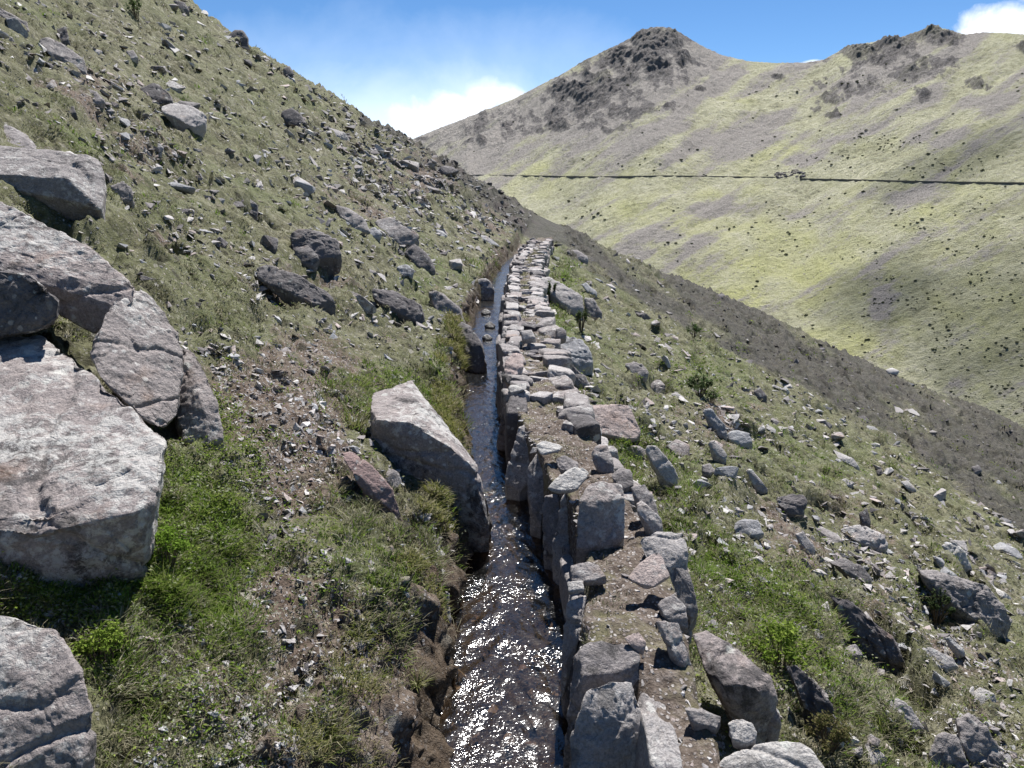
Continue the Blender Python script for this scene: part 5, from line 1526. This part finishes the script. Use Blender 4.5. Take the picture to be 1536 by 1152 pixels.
TINT = 1.12 * np.array([(.125, .12, .07), (.165, .157, .097), (.11, .118, .058), (.23, .212, .145), (.085, .097, .045), (.30, .285, .215)])
LUSHT = 1.2 * np.array([(.10, .16, .025), (.13, .19, .035), (.08, .13, .02), (.15, .18, .05)])


def sample_ground(N, weight, seed, vmin=0):
    rs = np.random.default_rng(seed)
    us, vs, got = [], [], 0
    while got < N:
        u = rs.uniform(-40, 1576, 60000); v = rs.uniform(vmin, 1190, 60000)
        k = rs.random(60000) < weight(u, v)
        us.append(u[k]); vs.append(v[k]); got += k.sum()
    u = np.concatenate(us)[:N]; v = np.concatenate(vs)[:N]
    P = NEAR.hit(u, v)
    ok = np.isfinite(P[:, 0]); u, v, P = u[ok], v[ok], P[ok]
    mk = mask_at(P[:, 0], P[:, 1])
    ok = ((P[:, 0] < mk[5] + 0.16) | (P[:, 0] > mk[4] + 0.06)) & clear_of_heroes(P[:, 0], P[:, 1], 0.25)
    return u[ok], v[ok], P[ok], [m[ok] for m in mk], rs


u, v, P, mk, rs = sample_ground(40000, lambda u, v: np.full(u.shape, .8), 81)
keep = rs.random(len(u)) < np.clip((0.8 - 0.75 * mk[0] + 0.8 * mk[1]) * (1 - .8 * mk[2]), 0.03, 1)
Dq = (P - CAM) @ AX_F
keep &= rs.random(len(u)) < np.clip(1.25 - Dq * .06, .32, 1)
# patchy
keep &= rs.random(len(u)) < np.clip(0.55 + 1.3 * fbm2(P[:, 0] * 1.1, P[:, 1] * .8, 3, 83), .06, 1)
u, v, P = u[keep], v[keep], P[keep]; mk = [m[keep] for m in mk]
D = (P - CAM) @ AX_F
isl = rs.random(len(u)) < mk[1]
tint = TINT[rs.choice(len(TINT), len(u), p=[.26, .22, .2, .15, .1, .07])]
tint = np.where(isl[:, None], LUSHT[rs.integers(0, len(LUSHT), len(u))], tint)
h = np.clip((0.007 + 0.0028 * D) * rs.uniform(.6, 1.5, len(u)), .02, .16) * np.where(isl, 1.5, 1)
sp = np.clip(0.016 + 0.0052 * D, .02, .2)
wd = np.clip(0.0014 + 0.00085 * D, .002, .03)
nv = ground_normal(P[:, 0], P[:, 1])
Vg, Fg, Cg = blades(P, nv, 13, h, wd, sp, 0.9, tint, rs)
# longer tufts: rims of the bank, beside boulders, along the wall foot
TALL = [(640, 830, 40, 50, .6), (590, 880, 30, 60, .5), (690, 780, 20, 40, 1.0), (640, 600, 50, 30, .7), (540, 590, 40, 30, 1.0), (700, 640, 20, 40, .6), (300, 830, 80, 70, .9), (250, 900, 90, 40, .8), (520, 760, 40, 50, .5), (340, 980, 50, 60, .4),
        (480, 1100, 40, 40, .5), (730, 420, 25, 30, .9), (665, 560, 40, 30, .6), (1030, 930, 40, 60, .7), (1060, 880, 60, 50, .6), (835, 440, 25, 40, .7), (960, 690, 40, 60, .7), (1180, 930, 90, 60, .5), (1300, 1080, 80, 60, .5), (200, 1050, 60, 90, .3), (1010, 790, 50, 60, .6)]
u, v, P, mk, rs = sample_ground(1700, lambda u, v: np.clip(blobs(TALL, u, v), 0, 1), 84)
D = (P - CAM) @ AX_F
tint = np.where((rs.random(len(u)) < .3 + .6 * mk[1])[:, None], LUSHT[rs.integers(0, 4, len(u))], TINT[rs.integers(0, 6, len(u))])
h = np.clip(0.035 + 0.008 * D, .045, .2) * rs.uniform(.6, 1.4, len(u))
nv = ground_normal(P[:, 0], P[:, 1])
V2, F2, C2 = blades(P, nv, 22, h, np.clip(.0016 + .0006 * D, .002, .02), np.clip(.02 + .006 * D, .02, .12), 1.0, tint, rs, 0.8)
# straw stalks
u, v, P, mk, rs = sample_ground(3200, lambda u, v: (v > 420) * 1.0, 85, 420)
D = (P - CAM) @ AX_F
tint = np.tile(np.array([[.36, .33, .23]]), (len(u), 1))
nv = ground_normal(P[:, 0], P[:, 1])
V3, F3, C3 = blades(P, nv, 4, np.clip(.05 + .008 * D, .05, .2), np.clip(.001 + .0004 * D, .0012, .01), np.clip(.02 + .004 * D, .02, .1), 1.6, tint, rs, 1.0)
# turf on the wall top
N = 1500
y_ = 2.0 + 22 * rng.random(N) ** 1.3
x_ = TL(y_) + (TR(y_) - TL(y_)) * rng.uniform(.12, .9, N)
kq = (fbm2(x_ * 2.0, y_ * 1.1, 3, 206) > 0.12) & (y_ > 2.5)
x_, y_ = x_[kq], y_[kq]; N = len(x_)
z_ = -0.055 + 0.045 * fbm2(x_ * 2.2, y_ * 1.6, 4, 201)
V4, F4, C4 = blades(np.stack([x_, y_, z_], -1), np.tile([0, 0, 1.0], (N, 1)), 14, np.clip(.012 + .004 * y_, .015, .06), np.clip(.001 + .0007 * y_, .002, .015), np.clip(.02 + .006 * y_, .02, .1), 1.0, TINT[rng.integers(0, 6, N)], rng)
# shaggy moss and grass hanging down the bank of the stream
N = 3600
y_ = 1.9 + 10 * rng.random(N) ** 1.7
f_ = rng.random(N) ** 1.3
x_ = XB(y_) - .06 + f_ * (XL(y_) - XB(y_)) * .85
kq = (fbm2(x_ * 2.5, y_ * 1.6, 3, 208) > -.05 + .35 * f_) & ((y_ > 2.7) | (rng.random(N) < .25))
x_, y_ = x_[kq], y_[kq]; N = len(x_)
P5 = np.stack([x_ + .035, y_, ground_at(x_, y_) + .02], -1)
mossy = np.array([(.17, .17, .05), (.13, .145, .045), (.22, .20, .10), (.11, .13, .035), (.26, .24, .15)])
V5, F5, C5 = blades(P5, np.tile([.55, 0, .83], (N, 1)), 16, (.025 + .006 * y_) * rng.uniform(.5, 1.5, N), .0014 + .0008 * y_, .02 + .006 * y_, 1.1, mossy[rng.integers(0, 5, N)], rng, 1.3)
Vs, Fs, Cs, off = [], [], [], 0
for a, b, c in ((Vg, Fg, Cg), (V2, F2, C2), (V3, F3, C3), (V4, F4, C4), (V5, F5, C5)):
    Vs.append(a); Fs.append(b + off); Cs.append(c); off += len(a)
me = mesh('grass', np.concatenate(Vs), np.concatenate(Fs), M['grass'], False, {'tint': np.concatenate(Cs)})
tag(link('grass', me), 'short olive mountain turf with green tufts and dry straw on both slopes', 'grass', None, 'stuff')

# ------------------------------------------------------------------ small leafy herbs (ground cover)
def leaves(C, size, nrm_jit, tint, rs):
    n = len(C)
    nn = rs.normal(0, nrm_jit, (n, 3)) + np.array([0, 0, 1.0]); nn /= np.linalg.norm(nn, axis=1, keepdims=True)
    fr = frame_from_normal(nn, rs.uniform(0, 6.28, n))
    L = np.array([[-.5, 0, 0], [0, -.27, .06], [.5, 0, -.05], [0, .27, .06]])
    W = np.einsum('nij,kj->nki', fr, L) * size[:, None, None] + C[:, None, :]
    Fq = np.arange(n)[:, None] * 4 + np.array([[0, 1, 2, 3]])
    c = np.repeat(tint * rs.uniform(.7, 1.3, (n, 1)), 4, 0)
    return W.reshape(-1, 3), Fq, np.concatenate([c, np.ones((len(c), 1))], 1)


HERB = [(290, 790, 80, 90, 1.0), (240, 830, 50, 50, 1.0), (330, 640, 40, 60, .9), (400, 700, 80, 90, .5), (140, 910, 120, 30, .7), (300, 1050, 80, 80, .3), (420, 620, 80, 60, .3), (590, 575, 35, 14, 1), (830, 470, 22, 70, .8), (935, 668, 25, 20, 1), (1170, 960, 90, 70, .6), (1060, 560, 60, 40, .5), (1140, 880, 60, 40, .6), (450, 850, 80, 90, .2)]
u, v, P, mk, rs = sample_ground(3600, lambda u, v: np.clip(blobs(HERB, u, v) + .02 * (v > 450), 0, 1), 87)
kq = (mk[0] < .75) | (rs.random(len(P)) < .12)
u, v, P = u[kq], v[kq], P[kq]
D = (P - CAM) @ AX_F
k = 9
Pc = np.repeat(P, k, 0); Dc = np.repeat(D, k)
Pc = Pc + rs.normal(0, 1, Pc.shape) * (0.010 + 0.004 * Dc)[:, None] * np.array([1, 1, .35]) + np.array([0, 0, 1]) * (.012 + .002 * Dc)[:, None]
pal = np.array([(.14, .20, .035), (.19, .23, .06), (.11, .16, .03), (.24, .26, .15), (.30, .32, .22)])
tint = np.repeat(pal[rs.choice(5, len(P), p=[.3, .25, .2, .15, .1])], k, 0)
Vh, Fh, Ch = leaves(Pc, (0.006 + 0.0026 * Dc) * rs.uniform(.6, 1.4, len(Dc)), .7, tint, rs)
me = mesh('herbs', Vh, Fh, M['grass'], False, {'tint': Ch})
tag(link('ground_cover', me), 'low bright leafy herbs creeping over the turf', 'ground cover', None, 'stuff')

# ------------------------------------------------------------------ shrubs
nt = NT('twig_bark'); nt.bsdf((0.10, 0.075, 0.05), 0.9); M['twig'] = nt.mat


def shrub(base, wpx, hpx, label, pal, nleaf, leafk, name='shrub', upright=0.3, group=None):
    p = NEAR.hit(base[0], base[1])[0]
    D = float((p - CAM) @ AX_F); k = D / F
    rs = np.random.default_rng(int(base[0] * 3 + base[1]))
    w_, h_ = wpx * k * .5, hpx * k
    root = bpy.data.objects.new(name, None); COL.objects.link(root); root.location = p; root.empty_display_size = .05
    tag(root, label, 'shrub', group)
    # stems: thin tapered prisms fanning out of the root
    Vs, Fs, tips = [], [], []
    nst = 16
    for i in range(nst):
        a = rs.uniform(0, 6.28); rr = math.sqrt(rs.random())
        tip = np.array([math.cos(a) * rr * w_, math.sin(a) * rr * w_, h_ * (1 - .45 * rr ** 2) * rs.uniform(.75, 1.0)])
        b0 = np.array([math.cos(a), math.sin(a), 0]) * w_ * .12
        midp = (b0 + tip) * .5 + np.array([0, 0, h_ * .08])
        pts = [b0 - np.array([0, 0, .03]), midp, tip]
        rad = [.012 * h_ + .0015, .008 * h_ + .001, .003 * h_]
        o0 = len(Vs) * 0 + sum(len(x) for x in Vs)
        ring = []
        for q_, r_ in zip(pts, rad):
            for j in range(4):
                ring.append(q_ + np.array([math.cos(j * 1.571), math.sin(j * 1.571), 0]) * r_)
        Vs.append(np.array(ring))
        for lv in range(2):
            for j in range(4):
                Fs.append([o0 + lv * 4 + j, o0 + lv * 4 + (j + 1) % 4, o0 + lv * 4 + 4 + (j + 1) % 4, o0 + lv * 4 + 4 + j])
        tips.append((b0, midp, tip))
    link('stem', mesh('stem', np.concatenate(Vs), np.array(Fs), M['twig'], True), root)
    # leaves gathered along the upper stems
    t_ = rs.integers(0, nst, nleaf); f_ = rs.uniform(.25, 1.05, nleaf)
    A = np.array([t[1] for t in tips])[t_]; Bp = np.array([t[2] for t in tips])[t_]
    C = A + (Bp - A) * f_[:, None] + rs.normal(0, 1, (nleaf, 3)) * np.array([w_ * .17, w_ * .17, h_ * .09]) * (1 - upright)
    C[:, 2] = np.maximum(C[:, 2], .01)
    V, Fq, Cc = leaves(C, leafk * k * rs.uniform(.6, 1.3, nleaf), 1.0, pal[rs.integers(0, len(pal), nleaf)], rs)
    link('foliage', mesh('foliage', V, Fq, M['grass'], False, {'tint': Cc}), root)
    return root


BR = np.array([(.17, .24, .04), (.22, .28, .06), (.12, .18, .03)])
DK = np.array([(.05, .075, .03), (.07, .09, .04), (.04, .055, .025)])
BN = np.array([(.12, .11, .045), (.16, .14, .07), (.09, .10, .035)])
shrub((158, 1002), 76, 72, 'bright green leafy bush beside the rounded boulder in the bottom left corner', BR, 900, 7)
shrub((292, 632), 46, 60, 'sprig with yellow-green leaves against the narrow grey slab of the left boulders', BR, 130, 9)
shrub((250, 850), 70, 70, 'fresh green low bush at the foot of the biggest left boulder', np.array([(.12, .20, .025), (.15, .23, .04)]), 900, 6)
shrub((1172, 1000), 92, 78, 'bright green bush on the slope beside the large brownish boulder', BR, 900, 7)
shrub((1405, 936), 40, 64, 'dark twiggy bush in front of the cracked outcrop', DK, 420, 5, upright=.75)
shrub((826, 456), 30, 36, 'dense dark green bush at the far foot of the wall', DK * 1.1, 600, 4, upright=.6)
shrub((1242, 1126), 66, 66, 'round brownish green bush beside the dark outcrop at the bottom', BN, 1100, 5)
shrub((1050, 596), 40, 40, 'olive bush above the rock row on the right slope', DK * 1.5, 420, 5)
shrub((872, 498), 22, 40, 'slim dark bush behind the pale bluish boulder', DK * 1.3, 260, 4, upright=.6)
shrub((1068, 606), 22, 22, 'small dark bush touching the upper end of the rock row', DK * 1.2, 200, 4)
shrub((205, 28), 34, 30, 'grey-green bush near the top left skyline', DK * 1.6, 260, 4, upright=.5)
shrub((818, 378), 20, 16, 'small dark bush by the far end of the wall', DK * 1.2, 200, 3)
shrub((1040, 396 + 110), 22, 22, 'low dull green bush at the border of the dark scree', DK * 1.6, 200, 4)


def tussock(base, hpx, label):
    p = NEAR.hit(base[0], base[1])
    D = float((p[0] - CAM) @ AX_F); k = D / F
    rs = np.random.default_rng(int(base[0] + base[1] * 5))
    V, Fc, C = blades(np.zeros((1, 3)), np.array([[0, 0, 1.0]]), 110, np.array([hpx * k]), np.array([1.5 * k]), np.array([hpx * k * .22]), 1.1, np.array([[.20, .19, .10]]), rs, 0.9)
    c2 = np.repeat(np.array([[.17, .17, .07], [.30, .28, .18], [.12, .14, .05]])[rs.integers(0, 3, 110)], 5, 0)
    C[:, :3] = c2
    o = link('grass_tussock', mesh('grass_tussock', V, Fc, M['grass'], False, {'tint': C}), None, p[0])
    tag(o, label, 'grass tussock')


tussock((694, 752), 46, 'spiky straw tussock hanging over the wet black rock')
tussock((532, 640), 44, 'grass tussock at the left edge of the large shaded boulder')
tussock((626, 1028), 30, 'little green tussock at the muddy water edge')
tussock((608, 856), 52, 'dry tussock on the mossy rim of the bank')
tussock((490, 1110), 60, 'wide grass tussock in the mud at the bottom of the left bank')
tussock((980, 1075), 34, 'small tussock growing on the wall behind the tall wedge-shaped stone')

# ------------------------------------------------------------------ across the valley
def far_clump(seed):
    rs = np.random.default_rng(seed)
    n = 46
    c = rs.normal(0, 1, (n, 3)); c /= np.linalg.norm(c, axis=1, keepdims=True)
    c *= rs.uniform(.45, 1.0, (n, 1)) * np.array([.5, .5, .42]); c[:, 2] = np.abs(c[:, 2])
    nn = c + rs.normal(0, .3, c.shape); nn /= np.linalg.norm(nn, axis=1, keepdims=True)
    fr = frame_from_normal(nn, rs.uniform(0, 6.28, n))
    L = np.array([[-.5, -.35, 0], [.5, -.3, 0], [.4, .4, .1], [-.4, .35, .1]]) * .36
    W = np.einsum('nij,kj->nki', fr, L) + c[:, None, :]
    return W.reshape(-1, 3), np.arange(n)[:, None] * 4 + np.array([[0, 1, 2, 3]])


nt = NT('far_scrub')
oi = nt.n('ShaderNodeObjectInfo')
geo = nt.n('ShaderNodeNewGeometry')
nt.bsdf(nt.mix(nt.noise(geo.outputs['Position'], .8, 3), (0.06, 0.065, 0.035), (0.13, 0.135, 0.065)), 0.95)
M['far_scrub'] = nt.mat
FAR_D = [(1300, 200, 160, 30, .5), (1350, 235, 120, 40, 1.0), (1250, 240, 60, 25, .9), (1180, 330, 90, 50, .6), (1450, 330, 120, 60, .6), (1450, 480, 120, 90, 1.0), (1320, 430, 40, 70, 1.0), (1300, 500, 60, 20, .8), (1480, 600, 80, 50, .9), (1100, 380, 90, 40, .5), (870, 330, 60, 20, .5), (940, 250, 90, 20, .35), (1390, 440, 30, 50, .8), (1250, 130, 80, 40, .5)]
rs = np.random.default_rng(333)
us, vs = [], []
while len(us) < 1000:
    u = rs.uniform(690, 1540, 4000); v = rs.uniform(95, 690, 4000)
    wgt = np.maximum(.10, blobs(FAR_D, u, v))
    k = (rs.random(4000) < wgt) & (v > np.interp(u, SKY[:, 0], SKY[:, 1]) + 30) & (v < np.interp(u, SIL[:, 0], SIL[:, 1]) - 1)
    k &= rs.random(4000) < np.clip(.25 + 1.6 * fbm2(u * .018, v * .03, 3, 345), .04, 1)
    us += list(u[k]); vs += list(v[k])
us = np.array(us[:1000]); vs = np.array(vs[:1000])
P = far_hit(us, vs)
ok = np.isfinite(P[:, 0]); P = P[ok]; us = us[ok]; vs = vs[ok]
D = (P - CAM) @ AX_F
px = 1.2 + 3.8 * rs.random(len(P)) ** 2.6
s = px * D / F
order = np.argsort(-px)
cl = [far_clump(40 + i) for i in range(8)]
cme = [mesh('far_shrub', c[0], c[1], M['far_scrub'], False) for c in cl]
n_far = 200
for r_, i in enumerate(order[:n_far]):
    o = link('hillside_shrub', cme[r_ % 8], None, P[i])
    o.scale = (s[i] * rs.uniform(.9, 1.3), s[i], s[i] * rs.uniform(.7, 1.0)); o.rotation_euler = (0, 0, rs.uniform(0, 6.28))
    up = vs[i] < np.interp(us[i], [600, 1536], [262, 273])
    tag(o, 'dark shrub dotting the far hillside above the far canal wall' if up else 'dark shrub dotting the far hillside below the far canal wall', 'shrub',
        'shrubs on the far hillside above the canal wall' if up else 'shrubs on the far hillside below the canal wall')
Vs, Fs, off = [], [], 0
for r_, i in enumerate(order[n_far:]):
    c = cl[r_ % 8]
    a = rs.uniform(0, 6.28); Rm = np.array([[math.cos(a), -math.sin(a), 0], [math.sin(a), math.cos(a), 0], [0, 0, 1]])
    Vs.append((c[0] * s[i]) @ Rm.T + P[i]); Fs.append(c[1] + off); off += len(c[0])
tag(link('distant_scrub', mesh('distant_scrub', np.concatenate(Vs), np.concatenate(Fs), M['far_scrub'], False)), 'tiny dark scrub speckling the far hillside', 'scrub', None, 'stuff')

# the contour canal wall on the far side, broken by a washout
def far_wall(pts, lab, name='canal_wall'):
    u = np.arange(pts[0][0], pts[-1][0], 3.0)
    v = np.interp(u, [p[0] for p in pts], [p[1] for p in pts]); hp = np.interp(u, [p[0] for p in pts], [p[2] for p in pts])
    P = far_hit(u, v); ok = np.isfinite(P[:, 0]); P, hp = P[ok], hp[ok]
    # even the line out
    for _ in range(6):
        P[1:-1] = .25 * P[:-2] + .5 * P[1:-1] + .25 * P[2:]
    D = (P - CAM) @ AX_F
    T = np.gradient(P, axis=0); T[:, 2] = 0; T /= np.linalg.norm(T, axis=1, keepdims=True)
    Nn = np.stack([T[:, 1], -T[:, 0], 0 * T[:, 0]], -1)
    Nn = Nn * np.sign((Nn * (CAM - P)).sum(1))[:, None]
    hh = (0.18 * hp * D / F) * (1 + .45 * fbm2(np.arange(len(P)) * .35, np.zeros(len(P)), 3, 7)[:])
    th = .9
    prof = [P + Nn * th * .9 - np.array([0, 0, 1.2]), P + Nn * th * .75 + np.stack([0 * hh, 0 * hh, hh], -1), P + Nn * th * .1 + np.stack([0 * hh, 0 * hh, hh * .97], -1), P - Nn * th - np.array([0, 0, 1.0])]
    V = np.stack(prof, 1).reshape(-1, 3)
    org = P[len(P) // 2]
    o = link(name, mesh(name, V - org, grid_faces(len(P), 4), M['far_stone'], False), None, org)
    tag(o, lab, 'canal wall', None, 'thing')


nt = NT('far_dry_stone_shadowed')
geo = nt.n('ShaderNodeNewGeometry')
nt.bsdf(nt.mix(nt.noise(geo.outputs['Position'], 1.2, 6, .7), (0.06, 0.055, 0.05), (0.22, 0.20, 0.165)), 0.95, nt.bump(nt.noise(geo.outputs['Position'], 2.5, 5, .7), .8, .4))  # stone kept dark so its colour carries the shadow line of the cut
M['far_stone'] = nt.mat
far_wall([(690, 262, 1.6), (800, 263.5, 1.8), (900, 265, 2.2), (1000, 263.5, 2.4), (1100, 265, 2.6), (1166, 266, 3.0)], 'thin canal wall, coloured dark for its shadow line, running level across the far hillside left of the washout')
far_wall([(1202, 268, 3.2), (1300, 270, 4.0), (1400, 272.5, 4.6), (1536, 274.5, 5.2), (1640, 276, 5.5)], 'canal wall, coloured dark for its shadow line, running level across the far hillside right of the washout')
# the washout itself: slumped dark blocks
Vs, Fs, off = [], [], 0
rs = np.random.default_rng(44)
u = rs.uniform(1158, 1206, 46); v = 262 + 3.5 * rs.normal(0, 1, 46) * .8 + 1.5 * np.sin(u * .2)
P = far_hit(u, v)
for i, p in enumerate(P):
    V, Fc = VAR_R[i % len(VAR_R)]
    Vs.append(V * rs.uniform(.7, 1.9) + p); Fs.append(Fc + off); off += len(V)
org = P[0]
o = link('washout_rocks', mesh('washout_rocks', np.concatenate(Vs) - org, np.concatenate(Fs), M['rock_dark'], False), None, org)
tag(o, 'dark slumped rocks where the far canal wall has washed out', 'rock debris', None, 'stuff')
